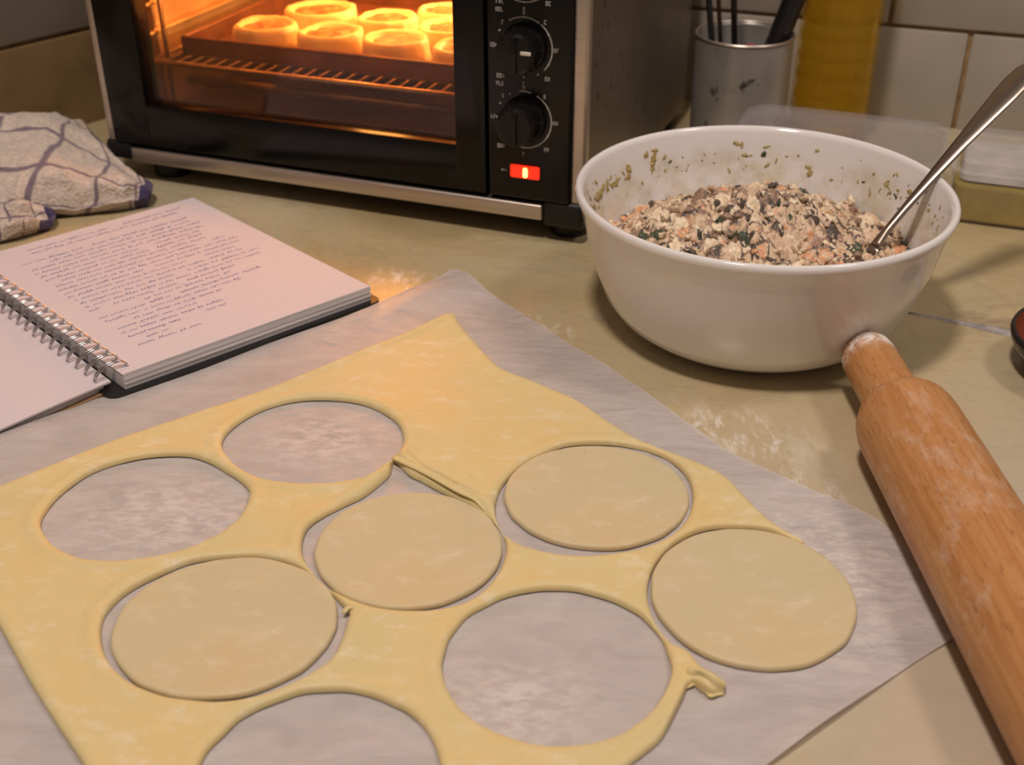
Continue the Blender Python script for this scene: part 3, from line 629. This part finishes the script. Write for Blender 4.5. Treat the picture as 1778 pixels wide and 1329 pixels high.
# discs
DL = ['pale round dough disc in the middle, left of the pointed tear, loose in its hole',
      'largest pale round dough disc at lower left, loose in its hole',
      'pale round dough disc in the upper right hole, closest to the bowl',
      'pale round dough disc at the right edge of the sheet, partly beyond the dough']
for i, (cx, cy, a, b_) in enumerate(DISCS):
    ring = ellipse(0, 0, a, b_, .0016, .0003, i+20); n = len(ring); bm = bmesh.new(); T2 = .0030; rows = []
    for f, zz in ((1.0, 0), (1.003, .0006), (1.0, .0016), (.992, .0024), (.978, .0029), (.955, .0031), (.92, .0030), (.85, .0028), (.74, .0027), (.6, .0027), (.45, .0027), (.3, .0027), (.15, .0027)):
        rows.append([bm.verts.new((x*f, y*f, D0+zz*1.0+(.00018*noise.noise(Vector((x*f*45, y*f*45, i*5))) if zz > .002 else 0))) for x, y in ring])
    for k in range(len(rows)-1):
        for j in range(n): bm.faces.new((rows[k][j], rows[k][(j+1) % n], rows[k+1][(j+1) % n], rows[k+1][j]))
    bm.faces.new(rows[-1])
    o = obj('dough_disc', bm, M['disc'], None, True); o.location = (cx, cy, 0 if i != 3 else .0); tag(o, DL[i], 'dough disc', 'cut out dough discs')

# ================================================================ BOWL
BC = Vector((.1616, .7267, 0))
bl = empty('mixing_bowl', BC, 0, 'deep white glazed mixing bowl holding the minced filling and a spoon', 'bowl')
outp = [(.0001, .0030), (.060, .0030), (.062, .0008), (.066, 0), (.0700, .0006), (.0735, .0028), (.0836, .0080), (.0925, .0150), (.0995, .0250), (.1050, .0400), (.1115, .0600), (.1155, .0790), (.1184, .0885), (.1202, .0920), (.1208, .0945), (.1200, .0968), (.1182, .0975), (.1162, .0965), (.1150, .0935)]
inp = [(.1125, .080), (.1080, .060), (.1010, .040), (.094, .026), (.084, .015), (.070, .009), (.045, .0068), (.0001, .0062)]
bb_ = lathe(outp+inp, 128); bb_.faces.ensure_lookup_table()
for i_, f_ in enumerate(bb_.faces):
    if i_ >= 128*(len(outp)-1): f_.material_index = 1
obj('bowl_body', bb_, [M['bowl'], M['bowlin']], bl, True)
def wallr(z): return np.interp(z, [.0062, .009, .015, .026, .040, .060, .080, .0935], [.001, .070, .084, .094, .101, .108, .1125, .1150])
random.seed(11); bm = bmesh.new()
def blob(bm, p, r, sq=(1, 1, 1), mi=0, rot=None, sub=1, ns=1.6):
    g = bmesh.ops.create_icosphere(bm, subdivisions=sub, radius=1); R = rot or Matrix.Rotation(random.uniform(0, 6.28), 3, Vector((random.gauss(0, 1), random.gauss(0, 1), random.gauss(0, 1))).normalized())
    off = Vector((random.uniform(-50, 50), 0, 0))
    for v in g['verts']:
        k = 1+.85*noise.noise(v.co*ns+off); v.co = R @ Vector((v.co.x*sq[0], v.co.y*sq[1], v.co.z*sq[2]))*r*k+Vector(p)
        for f in v.link_faces: f.material_index = mi
def smear(a, z, r, mi):
    rr = wallr(z)-.0003; p = Vector((rr*math.cos(a), rr*math.sin(a), z)); nrm = Vector((math.cos(a), math.sin(a), -.25)).normalized()
    q = nrm.to_track_quat('Z', 'Y').to_matrix() @ Matrix.Rotation(random.uniform(0, 6.28), 3, 'Z'); blob(bm, p, r, (1, random.uniform(.2, .8), .08), mi, q, 2, 4)
for i in range(80):
    a = random.uniform(.05, 3.25); z = random.uniform(.066, .086)
    smear(a, z, random.choice((.0008, .0011, .0015, .0024)), random.choice((0, 0, 0, 0, 0, 1)))
for i in range(46):                                       # brushed streak at the left of the wall
    a = random.gauss(2.75, .22); smear(a, .071+.010*(3.0-a)+random.gauss(0, .002), random.uniform(.0014, .0034), 0)
for i in range(24):
    a = random.gauss(.45, .2); smear(a, .074+random.gauss(0, .004), random.uniform(.0008, .0017), random.choice((0, 1)))
for k in range(9): smear(2.12+.004*k, .0865-.0018*k, .0034-.0002*k, 0)
for k in range(10): smear(random.gauss(-.12, .05), random.uniform(.07, .085), .0013, 0)
tag(obj('food_smears', bm, [M['f_smear'], M['f_green']], bl, True), 'yellow-green food smears on the inner wall', kind='stuff')
# filling heap
random.seed(5)
def heap(x, y):       # bowl-local
    r = math.hypot(x, y)
    pk = .0765*math.exp(-(((x-.006)/.105)**2+((y-.022)/.085)**2)) 
    z = .050+.034*math.exp(-(((x-.006)/.066)**2+((y-.030)/.052)**2))+.010*math.exp(-(((x+.055)/.030)**2+((y-.015)/.03)**2))
    z += .0050*noise.noise(Vector((x*45, y*45, 2)))+.0036*noise.noise(Vector((x*110, y*110, 7)))
    return z
bm = bmesh.new(); NG = 300; gv = {}; gm = {}
def hsh(p, k=0): return (math.sin(p.x*12.9898+p.y*78.233+p.z*37.7+k*4.1)*43758.5453) % 1
PALC = [0]*54+[1]*20+[2]*15+[3]*7+[4]*4+[5]*6
for i in range(NG+1):
    for j in range(NG+1):
        x, y = (i/NG-.5)*.21, (j/NG-.5)*.21; r = math.hypot(x, y)
        if r > .1035: continue
        w1 = noise.noise_vector(Vector((x*210, y*210, 1)))*.0016; w2 = noise.noise_vector(Vector((x*75, y*75, 9)))*.003
        q = Vector((x+w1.x+w2.x, y+w1.y+w2.y, 0)); 
        d1, p1 = noise.voronoi(q*118); d2, p2 = noise.voronoi(q*290+Vector((5, 5, 0)))
        c1 = hsh(p1[0]); c2 = hsh(p2[0], 1)
        h = heap(x, y)-.0045 + .0042*max(0, 1-(d1[0]*1.25)**2)*(.35+.9*c1) + .0024*max(0, 1-(d2[0]*1.3)**2)*(.2+c2) + .0007*noise.noise(Vector((x*900, y*900, 3)))
        k = PALC[int(hsh(p1[0], 2)*len(PALC)) % len(PALC)]
        if d1[1]-d1[0] < .10 and c1 < .6: k = 2 if c2 < .6 else 3  # gaps between lumps take the dark tones, crevice shade painted in
        elif c2 > .80: k = PALC[int(hsh(p2[0], 3)*len(PALC)) % len(PALC)]
        cl = noise.noise(Vector((x*32, y*32, 20))); c3 = noise.noise(Vector((x*26, y*26, 40)))
        if cl > .28 and k == 0 and c2 < .55: k = 3 if c1 < .4 else 2
        if c3 > .34 and k in (0, 1) and c2 < .5: k = 5
        gv[i, j] = bm.verts.new((x, y, min(h, .094) if r < .095 else h-.15*(r-.095))); gm[i, j] = k
for (i, j) in gv:
    k = [(i, j), (i+1, j), (i+1, j+1), (i, j+1)]
    if all(q in gv for q in k): f = bm.faces.new([gv[q] for q in k]); f.material_index = gm[i, j]
pal = [0]*56+[1]*24+[2]*14+[3]*5+[4]*4+[5]*5
for i in range(620):
    while True:
        x, y = random.uniform(-.105, .105), random.uniform(-.105, .105); r = math.hypot(x, y)
        z = heap(x, y)
        if r < wallr(z)-.005: break
    cl = noise.noise(Vector((x*32, y*32, 20))); c2 = noise.noise(Vector((x*26, y*26, 40))); mi = random.choice(pal)
    if cl > .26 and random.random() < .65: mi = random.choice((3, 2, 3, 4, 2))
    if cl < -.24 and random.random() < .6: mi = random.choice((1, 1, 0))
    if c2 > .30 and random.random() < .4: mi = 5
    s_ = random.choice((.0014, .0020, .0026, .0034, .0042))
    if mi in (3, 4): s_ = random.uniform(.0018, .0036)
    if mi == 5: s_ = random.uniform(.0016, .0034)
    big = s_ > .003
    blob(bm, (x, y, z-.0022+random.uniform(-.002, .0018)), s_, (1, random.uniform(.35, .8), random.uniform(.25, .6)), mi, sub=3 if big else 2, ns=random.uniform(2.5, 5))
fl_ = obj('minced_filling', bm, [M['f_cream'], M['f_pale'], M['f_mauve'], M['f_dark'], M['f_green'], M['f_orange']], None, True)
fl_.location = BC; tag(fl_, 'chunky minced meat, mushroom and herb filling heaped in the white bowl', 'filling', kind='stuff')

# ================================================================ SPOON
P0, P1 = Vector((.2320, .7180, .053)), Vector((.2765, .7430, .0995)); dr_ = (P1-P0).normalized(); L = (P1-P0).length
sidev = dr_.cross(Vector((0, 0, 1))).normalized(); nv = sidev.cross(dr_).normalized()
if nv.z < 0: nv = -nv
prof = [(-.055, .0005, -.006, .0008), (-.050, .010, -.008, .001), (-.036, .0175, -.0095, .001), (-.022, .0165, -.0075, .001), (-.010, .0095, -.003, .0012), (0, .0042, 0, .0016), (.012, .0031, .0008, .0018), (.03, .0033, .0012, .0017), (.055, .0042, .0010, .0015), (.085, .0058, .0004, .0013), (.110, .0078, -.0006, .0012), (.128, .0094, -.0016, .0012), (.140, .0098, -.0024, .0012), (.150, .0085, -.0032, .0011), (.156, .0052, -.0036, .0010), (.1585, .0006, -.0038, .0009)]
prof = [(q[0]+(.008 if q[0] > -.04 else 0), *q[1:]) for q in prof]
def spoonpart(name, lo, hi, parent):
    bm = bmesh.new(); rows = []
    xs = np.array([q[0] for q in prof]); st = np.arange(lo, hi+1e-6, .002)
    for s in st:
        w_, of, th = (float(np.interp(s, xs, [q[k] for q in prof])) for k in (1, 2, 3))
        c_ = P0+dr_*s+nv*of; row = []
        for k in range(16):
            a = 2*PI*k/16; x = math.cos(a); dish = (-.0035*(1-x*x) if s < -.012 else .0006*(1-x*x))
            row.append(bm.verts.new(c_+sidev*x*w_+nv*(math.sin(a)*th+dish)))
        rows.append(row)
    for i in range(len(rows)-1):
        for j in range(16): bm.faces.new((rows[i][j], rows[i][(j+1) % 16], rows[i+1][(j+1) % 16], rows[i+1][j]))
    bm.faces.new(rows[0]); bm.faces.new(rows[-1]); return obj(name, bm, M['spoon'], parent, True)
sn = empty('serving_spoon', (0, 0, 0), 0, 'steel spoon stuck in the filling with its handle over the bowl rim', 'spoon')
spoonpart('spoon_handle', .008, .1665, sn); spoonpart('spoon_scoop', -.055, .008, sn)

# ================================================================ ROLLING PIN
PA = Vector((.21379, .6, .0285)); pth = math.radians(-88.3757); pd = Vector((math.cos(pth), math.sin(pth), 0))
tip = -.0385
rp = empty('rolling_pin', PA+pd*tip, 0, 'one piece wooden rolling pin dusted with flour, at the right side', 'rolling pin')
rp.rotation_mode = 'QUATERNION'; rp.rotation_quaternion = pd.to_track_quat('Z', 'Y')
hp = [(.0001, 0), (.006, .0004), (.0105, .0020), (.0138, .0052), (.0156, .0095), (.0162, .016), (.0162, .030), (.0164, .052), (.0168, .064), (.0172, .0705)]
obj('pin_handle', lathe(hp, 64), M['wood'], rp, True)
bp_ = [(.0168, .0695), (.0205, .0715), (.0240, .0755), (.0266, .0815), (.0277, .0880), (.0280, .0960), (.0280, .150), (.0280, .250), (.0280, .330), (.0278, .338), (.0262, .345), (.0230, .350), (.017, .353)]
obj('pin_barrel', lathe(bp_, 96), M['wood'], rp, True)
obj('pin_handle', lathe([(.0172, .352), (.0164, .37), (.0162, .41), (.0138, .418), (.006, .4226), (.0001, .423)], 48), M['wood'], rp, True)

# ================================================================ NOTEBOOK
E_, B_, A_ = (Vector(NB[k]) for k in 'EBA'); X_ = (B_-E_); Y_ = (A_-B_); NW, NH = X_.length, Y_.length; X_.normalize(); Y_.normalize(); ZT = .0145
nb = empty('spiral_notebook', (E_.x, E_.y, 0), 0, 'open spiral notebook with violet handwriting on its right page, left of the dough', 'notebook')
def nbp(s, t_, z): return Vector((X_.x*s+Y_.x*t_, X_.y*s+Y_.y*t_, z))     # local to notebook origin
def sheetbox(s0, s1, t0, t1, z0, z1, lean=0, bm=None, rc=0, uv=False):
    b = bm or bmesh.new(); cor = [(s0, t0), (s1, t0), (s1, t1), (s0, t1)]
    if rc:
        cs = []
        for (cx, cy, a0) in ((s0+rc, t0+rc, 180), (s1-rc, t0+rc, 270), (s1-rc, t1-rc, 0), (s0+rc, t1-rc, 90)):
            for k in range(6): a = math.radians(a0+k*18); cs.append((cx+rc*math.cos(a), cy+rc*math.sin(a)))
        cor = cs
    lo = [b.verts.new(nbp(s+lean, t_-lean, z0)) for s, t_ in cor]; hi = [b.verts.new(nbp(s, t_, z1)) for s, t_ in cor]
    b.faces.new(lo); f = b.faces.new(hi)
    if uv:
        ul = b.loops.layers.uv.verify()
        for l, (s, t_) in zip(f.loops, cor): l[ul].uv = (s, t_)
    for i in range(len(cor)): j = (i+1) % len(cor); b.faces.new((lo[i], lo[j], hi[j], hi[i]))
    return b
obj('back_cover', sheetbox(-.013, NW+.0052, -.0062, NH+.005, .0, .0045, rc=.006), M['cover'], nb)
random.seed(3); nst = 7
for k in range(nst):
    z0 = .0045+(ZT-.0004-.0045)*k/nst; z1 = .0045+(ZT-.0004-.0045)*(k+1)/nst
    e = random.uniform(-.0006, .0005); e2_ = random.uniform(-.0005, .0005); ln_ = .0040*(1-k/nst)
    obj('page_bundle', sheetbox(.0-ln_*.2, NW+e-.0004, -.0004+e2_-ln_*.25, NH+e2_, z0, z1-.00012), M['edges'], nb)
bm = bmesh.new(); b_ = sheetbox(-.0005, NW, -.0002, NH, ZT-.0004, ZT, bm=bm, uv=True); obj('right_page', bm, M['page'], nb)
# left page leaf and the folded cover under it
LX = -(Vector(NB['LR'])-Vector(NB['LL'])).normalized(); LX.z = 0
o0 = Vector(NB['LR'])-Vector((E_.x, E_.y, 0)); o0.z = 0
def lp(s, t_, z): return Vector((o0.x+LX.x*s+Y_.x*t_, o0.y+LX.y*s+Y_.y*t_, z))
bm = bmesh.new(); ul = bm.loops.layers.uv.verify(); n = 24; rows = []
for i in range(n+1):
    s = i/n*.17; z = .0092+.0006*math.sin(s*30)
    rows.append([bm.verts.new(lp(s, t_, z+q)) for t_ in (0, NH-.002) for q in (0, -.0012)])
for i in range(n):
    a, b_ = rows[i], rows[i+1]
    f = bm.faces.new((a[0], b_[0], b_[2], a[2]))
    for l, uvv in zip(f.loops, ((i, 0), (i+1, 0), (i+1, NH), (i, NH))): l[ul].uv = (uvv[0]/n*.17, uvv[1])
    bm.faces.new((a[1], a[3], b_[3], b_[1])); bm.faces.new((a[0], a[1], b_[1], b_[0])); bm.faces.new((a[2], b_[2], b_[3], a[3]))
bm.faces.new((rows[0][0], rows[0][2], rows[0][3], rows[0][1])); bm.faces.new((rows[-1][0], rows[-1][1], rows[-1][3], rows[-1][2]))
me = bpy.data.meshes.new('left_page'); bm.to_mesh(me); bm.free(); link('left_page', me, M['page'], nb)
def leftbox(name, s0, s1, t0, t1, z0, z1, m):
    bm = bmesh.new(); c_ = [(s0, t0), (s1, t0), (s1, t1), (s0, t1)]; lo = [bm.verts.new(lp(s, t_, z0)) for s, t_ in c_]; hi = [bm.verts.new(lp(s, t_, z1)) for s, t_ in c_]
    bm.faces.new(lo); bm.faces.new(hi)
    for i in range(4): j = (i+1) % 4; bm.faces.new((lo[i], lo[j], hi[j], hi[i]))
    return obj(name, bm, m, nb)
leftbox('front_cover', .001, .172, -.001, NH+.002, .0008, .0034, M['kraft'])
leftbox('page_bundle', .004, .170, .003, NH-.002, .0036, .0062, M['edges'])
# wire rings: double loops through both page stacks
rR = Vector(NB['rR'])-Vector((E_.x, E_.y, 0)); rL = Vector(NB['rL'])-Vector((E_.x, E_.y, 0)); rR.z = ZT+.0006; rL.z = .0105
bm = bmesh.new()
for dx in (-.0011, .0011):
    pts = []
    mid = (rR+rL)/2; hv = (rR-rL)/2
    for k in range(15):
        a = PI*(1.12-k/14*1.24); pts.append(mid+hv*math.cos(a)+Vector((0, 0, .0062*math.sin(a)))+Y_*dx)
    tube(pts, .00062, 6, bm)
for e_ in (rR, rL): 
    tube([e_+Y_*-.0016-Vector((0, 0, .0006)), e_+Y_*.0016-Vector((0, 0, .0006))], .0008, 6, bm)
r0 = obj('wire_ring', bm, M['ring'], nb, True)
for k in range(1, 19):
    rr_ = r0.copy(); COL.objects.link(rr_); rr_.parent = nb; rr_.location = Y_*(.01165*k); 
# handwriting on the right page
random.seed(21); bm = bmesh.new()
def stroke(pts, wd):
    prev = None
    for i, p in enumerate(pts):
        d = Vector(pts[min(i+1, len(pts)-1)])-Vector(pts[max(i-1, 0)]); nn = Vector((-d.y, d.x)); nn = nn.normalized()*wd if nn.length else Vector((wd, 0))
        w1, w2 = nbp(p[0]+nn.x, p[1]+nn.y, ZT+.00012), nbp(p[0]-nn.x, p[1]-nn.y, ZT+.00012)
        cur = (bm.verts.new(w1), bm.verts.new(w2))
        if prev: bm.faces.new((prev[0], prev[1], cur[1], cur[0]))
        prev = cur
def word(s, t_, wl, h, wd=.00022):
    n = max(4, int(wl/.00045)); pts = []; ph = random.uniform(0, 6)
    for i in range(n):
        x = s+wl*i/n; tall = (.9 if random.random() < .10 else (-.7 if random.random() < .05 else 0))
        y = t_+h*(.5+.5*math.sin(i*1.25+ph))*random.uniform(.6, 1.1)+tall*h
        pts.append((x+.0004*math.sin(i*1.25), y))
    stroke(pts, wd*random.uniform(.8, 1.3))
nl = 27
for k in range(nl):
    t_ = .026+k*.0072; f = k/(nl-1); s = .026+random.uniform(-.001, .001)
    end = NW*(.42+.42*min(1, f*2.4)+random.uniform(-.06, .06)) if k > 1 else NW*(.34 if k == 0 else .26)
    if k > nl-3: s = .04; end = NW*.85
    if k == nl-3: continue
    while s < end:
        wl = random.uniform(.003, .016)
        if random.random() < .93: word(s, t_+.0009, wl, random.uniform(.0014, .0019), .00025 if k < 3 else .00021)
        s += wl+random.uniform(.0008, .0022)
tag(obj('handwriting', bm, M['ink'], nb), 'rows of illegible violet ink handwriting', kind='stuff')

# ================================================================ TOWEL
def towel_piece(name, secs, parent, hem0, seed, ul0=0):
    """secs: (front bottom, front mid, top front, top back, back bottom) per station"""
    bm = bmesh.new(); ul = bm.loops.layers.uv.verify(); NS, NP = 90, 56; rows = []
    def ev(lst, s):
        s = s*(len(lst)-1); i = min(int(s), len(lst)-2); f = s-i; f = f*f*(3-2*f)*.5+f*.5; return Vector(lst[i])*(1-f)+Vector(lst[i+1])*f
    for i in range(NS):
        s = i/(NS-1); prof_ = [ev([sc[k] for sc in secs], s) for k in range(len(secs[0]))]; c_ = curvepts(prof_, NP); row = []
        for j, p in enumerate(c_):
            t_ = j/(NP-1); q = Vector((p.x*22, p.y*22, p.z*22+seed)); a = .0085*noise.noise(q)+.0075*noise.noise(q*2.6)+.003*noise.noise(q*6)
            fold = .0048*math.sin(t_*21+2*noise.noise(Vector((s*3, seed, 0))))*min(1, s*3, (1-s)*4+.2)
            env = math.sin(PI*min(1, max(0, t_)))**.5
            row.append((p+Vector((0, -.6, .8))*(a+fold)*env, s, t_))
        rows.append([(bm.verts.new((x.x, x.y, max(x.z, .0006))), s_, t_) for x, s_, t_ in row])
    for i in range(NS-1):
        for j in range(NP-1):
            q = (rows[i][j], rows[i+1][j], rows[i+1][j+1], rows[i][j+1]); f = bm.faces.new([a[0] for a in q])
            for l, a in zip(f.loops, q): l[ul].uv = (ul0+a[1]*.20, a[2]*.16)
            f.material_index = 1 if (rows[i][j][1] > hem0) else 0
    bm.faces.new([r_[0] for r_ in rows[-1]]).material_index = 1
    bm.faces.new([r_[0] for r_ in rows[0]])
    bmesh.ops.recalc_face_normals(bm, faces=bm.faces)
    me = bpy.data.meshes.new(name); bm.to_mesh(me); bm.free(); return link(name, me, [M['towel'], M['navy']], parent, True)
tw = empty('kitchen_towel', (0, 0, 0), 0, 'crumpled beige terry kitchen towel with navy check lines and hem, left of the oven', 'towel')
#         front bottom            front mid               top front              top back                back bottom
towel_piece('upper_fold', [
    ((-.56, .90, .018), (-.56, .89, .035), (-.57, .95, .062), (-.57, 1.02, .058), (-.56, 1.06, .004)),
    ((-.445, .885, .012), (-.445, .880, .030), (-.44, .945, .056), (-.44, 1.010, .052), (-.45, 1.05, .004)),
    ((-.395, .900, .008), (-.395, .895, .026), (-.388, .955, .052), (-.395, 1.025, .048), (-.40, 1.06, .004)),
    ((-.355, .912, .001), (-.350, .905, .018), (-.345, .950, .036), (-.362, 1.010, .034), (-.37, 1.04, .003)),
    ((-.322, .922, .001), (-.315, .915, .013), (-.312, .940, .022), (-.325, .968, .022), (-.335, .985, .002)),
    ((-.300, .931, .001), (-.296, .930, .008), (-.296, .942, .012), (-.300, .952, .011), (-.304, .958, .002))], tw, .90, 1.7)
towel_piece('lower_fold', [
    ((-.50, .835, .001), (-.50, .828, .010), (-.50, .850, .018), (-.50, .890, .019), (-.50, .93, .002)),
    ((-.420, .845, .001), (-.418, .838, .009), (-.415, .862, .016), (-.42, .895, .016), (-.42, .93, .002)),
    ((-.385, .868, .001), (-.380, .862, .008), (-.378, .880, .014), (-.385, .905, .014), (-.39, .93, .002)),
    ((-.366, .885, .001), (-.362, .882, .006), (-.362, .893, .009), (-.368, .905, .009), (-.372, .915, .002))], tw, .86, 9.1, .03)
towel_piece('rear_fold', [
    ((-.44, 1.05, .001), (-.43, 1.04, .015), (-.42, 1.06, .028), (-.43, 1.085, .028), (-.44, 1.10, .001)),
    ((-.385, 1.035, .001), (-.378, 1.025, .014), (-.378, 1.045, .025), (-.39, 1.065, .024), (-.40, 1.075, .001)),
    ((-.352, 1.008, .001), (-.349, 1.003, .009), (-.352, 1.015, .016), (-.36, 1.028, .015), (-.365, 1.035, .001))], tw, .80, 4.4, .06)

# ================================================================ UTENSIL CAN
cn = empty('utensil_can', (.2085, 1.0790, 0), 0, 'spotted grey metal can holding black-handled utensils beside the oven', 'can')
obj('can_body', lathe([(.0001, .001), (.041, .001), (.0425, .003), (.043, .010), (.0432, .098), (.0432, .1015), (.0424, .1015), (.0420, .098), (.0415, .004), (.0001, .003)], 72), M['tin'], cn, True)
b = bmesh.new(); lathe([(.0432+.0013*math.cos(a), .1015+.0013*math.sin(a)) for a in [k*PI/4 for k in range(9)]], 72, bm=b); obj('rolled_rim', b, M['chrome'], cn, True)
CP = Vector((.2085, 1.0790, 0))
def utensil(name, a, b_, r0_, r1_, m, lb, group=None):
    o = empty(name, CP, 0, lb, 'utensil', group); pts = curvepts([a, ((a[0]+b_[0])/2, (a[1]+b_[1])/2, (a[2]+b_[2])/2), b_], 10)
    obj('handle', tube(pts, r0_, 12, rad=[r0_+(r1_-r0_)*k/9 for k in range(10)]), m, o, True); return o
u1 = utensil('black_spatula', (.000, -.010, .008), (.084, .018, .26), .0085, .0115, M['gutensil'], 'thick black plastic handle leaning right out of the grey can')
obj('blade', box(-.028, .004, -.013, -.011, .004, .060, .0005), M['gutensil'], u1)
for i, (a, b_, r_, lb) in enumerate((((-.018, -.018, .008), (-.052, -.004, .24), .0028, 'thin black handle at the left of the grey can'),
    ((-.010, .006, .008), (-.038, .012, .24), .0020, 'thin black handle, second from left in the grey can'),
    ((.002, .016, .008), (-.026, -.016, .24), .0028, 'thin black handle in front of its neighbours in the grey can'))):
    uu = utensil('thin_utensil', a, b_, r_, r_, M['gutensil'] if i != 1 else M['wire'], lb, 'thin utensil handles in the can')
    obj('end_loop', tube([(b_[0]+.004*math.cos(k*PI/6), b_[1], b_[2]+.004+.004*math.sin(k*PI/6)) for k in range(13)], .0012, 6), M['wire'], uu, True)
rd = empty('red_peeler', CP, 0, 'small red tipped tool just showing above the grey can rim', 'utensil')
obj('red_tip', tube([(.000, -.024, .060), (.000, -.030, .099)], .0045, 12, rad=[.004, .0045]), M['redtip'], rd, True)
obj('shaft', tube([(.004, -.002, .008), (.000, -.024, .062)], .003, 8), M['wire'], rd, True)

# ================================================================ OIL BOTTLE
ob = empty('oil_bottle', (.2960, 1.0940, 0), .3, 'tall ribbed clear plastic bottle of golden cooking oil by the tiled wall', 'bottle')
pr = [(.0001, .004), (.020, .002), (.030, 0), (.0345, .003), (.0358, .010)]
z = .014
while z < .19:
    pr += [(.0360, z), (.0360, z+.010), (.0354, z+.0125), (.0354, z+.0135), (.0360, z+.016)]; z += .0175
pr += [(.0355, .205), (.030, .235), (.018, .265), (.0135, .275), (.0135, .285)]
obj('bottle_shell', lathe(pr, 64), M['oil'], ob, True)
op_ = [(.0001, .0052), (.026, .0052), (.0335, .012)]+[(.0332+.0009*(1 if k % 2 else -1), .0175+k*.00875) for k in range(20)]+[(.0330, .205), (.0001, .205)]
obj('oil', lathe(op_, 48), M['oilliq'], ob, True)
tag(obj('cap', lathe([(.0150, .283), (.0150, .302), (.0001, .303)], 32), M['redtip'], ob, True), 'screw cap')

# ================================================================ PLASTIC TUBS
def rrect(u0, u1, v0, v1, rc, n=7):
    o = []
    for cx, cy, a0 in ((u0+rc, v0+rc, 180), (u1-rc, v0+rc, 270), (u1-rc, v1-rc, 0), (u0+rc, v1-rc, 90)):
        for k in range(n): a = math.radians(a0+90*k/(n-1)); o.append((cx+rc*math.cos(a), cy+rc*math.sin(a)))
    return o
def rtub(rings, cap0=True, cap1=False):
    bm = bmesh.new(); rows = []
    for (u0, u1, v0, v1, rc, z) in rings: rows.append([bm.verts.new((x, y, z)) for x, y in rrect(u0, u1, v0, v1, rc)])
    n = len(rows[0])
    for k in range(len(rows)-1):
        for i in range(n): bm.faces.new((rows[k][i], rows[k][(i+1) % n], rows[k+1][(i+1) % n], rows[k+1][i]))
    if cap0: bm.faces.new(rows[0])
    if cap1: bm.faces.new(rows[-1])
    return bm
def ins(r, d, z): return (r[0]+d, r[1]-d, r[2]+d, r[3]-d, max(.002, r[4]-d), z)
t1 = empty('storage_tub', (0, 0, 0), WANG, 'empty frosted plastic food tub behind the white bowl', 'tub')
R1 = (-.165, -.002, .905, 1.020, .022)
obj('tub_body', rtub([ins(R1, .008, .001), ins(R1, .005, .003), ins(R1, .0025, .052), ins(R1, 0, .0535), ins(R1, 0, .0575), ins(R1, .003, .0580), ins(R1, .0042, .053), ins(R1, .0065, .004)], True, True), M['tub'], t1, autos=.7)
obj('tub_lid', rtub([ins(R1, -.001, .0585), ins(R1, -.001, .0605), ins(R1, .004, .0615), ins(R1, .010, .0605), ins(R1, .013, .0590)], False, True), M['tub'], t1, autos=.7)
t2 = empty('yellow_food_tub', (0, 0, 0), WANG, 'frosted plastic tub half full of yellow food at the right behind the bowl', 'tub')
R2 = (.006, .190, .958, 1.062, .014)
obj('tub_body', rtub([ins(R2, .004, .001), ins(R2, .002, .004), ins(R2, .0005, .036), ins(R2, -.001, .0365), ins(R2, -.001, .0395)], True, False), M['tub'], t2, autos=.7)
tag(obj('yellow_contents', rtub([ins(R2, .005, .0018), ins(R2, .0028, .004), ins(R2, .0022, .030), ins(R2, .006, .0325)], True, True), M['yellow'], t2, autos=.7), 'yellow contents')
obj('white_film', rtub([ins(R2, .006, .0345), ins(R2, .008, .0375), ins(R2, .03, .0385)], True, True), M['white'], t2, autos=.7)
obj('tub_lid', rtub([ins(R2, -.002, .0400), ins(R2, -.002, .0425), ins(R2, .004, .0430), ins(R2, .006, .0490), ins(R2, .010, .0500)], False, True), M['tublid'], t2, autos=.7)

# ================================================================ DISH AT THE RIGHT EDGE
dh = empty('dark_dish', (DISH[0]+.0500, DISH[1]-.002, 0), 0, 'small round dish with black rim and red brown inside, cut by the right edge', 'dish')
obj('dish_body', lathe([(.0001, .0015), (.026, 0), (.030, .001), (.042, .010), (.0485, .020), (.0500, .0255), (.0490, .0280), (.0470, .0275)], 72), M['dishblack'], dh, True)
obj('dish_inside', lathe([(.0470, .0275), (.0455, .022), (.040, .012), (.028, .005), (.0001, .004)], 72), M['dishred'], dh, True)
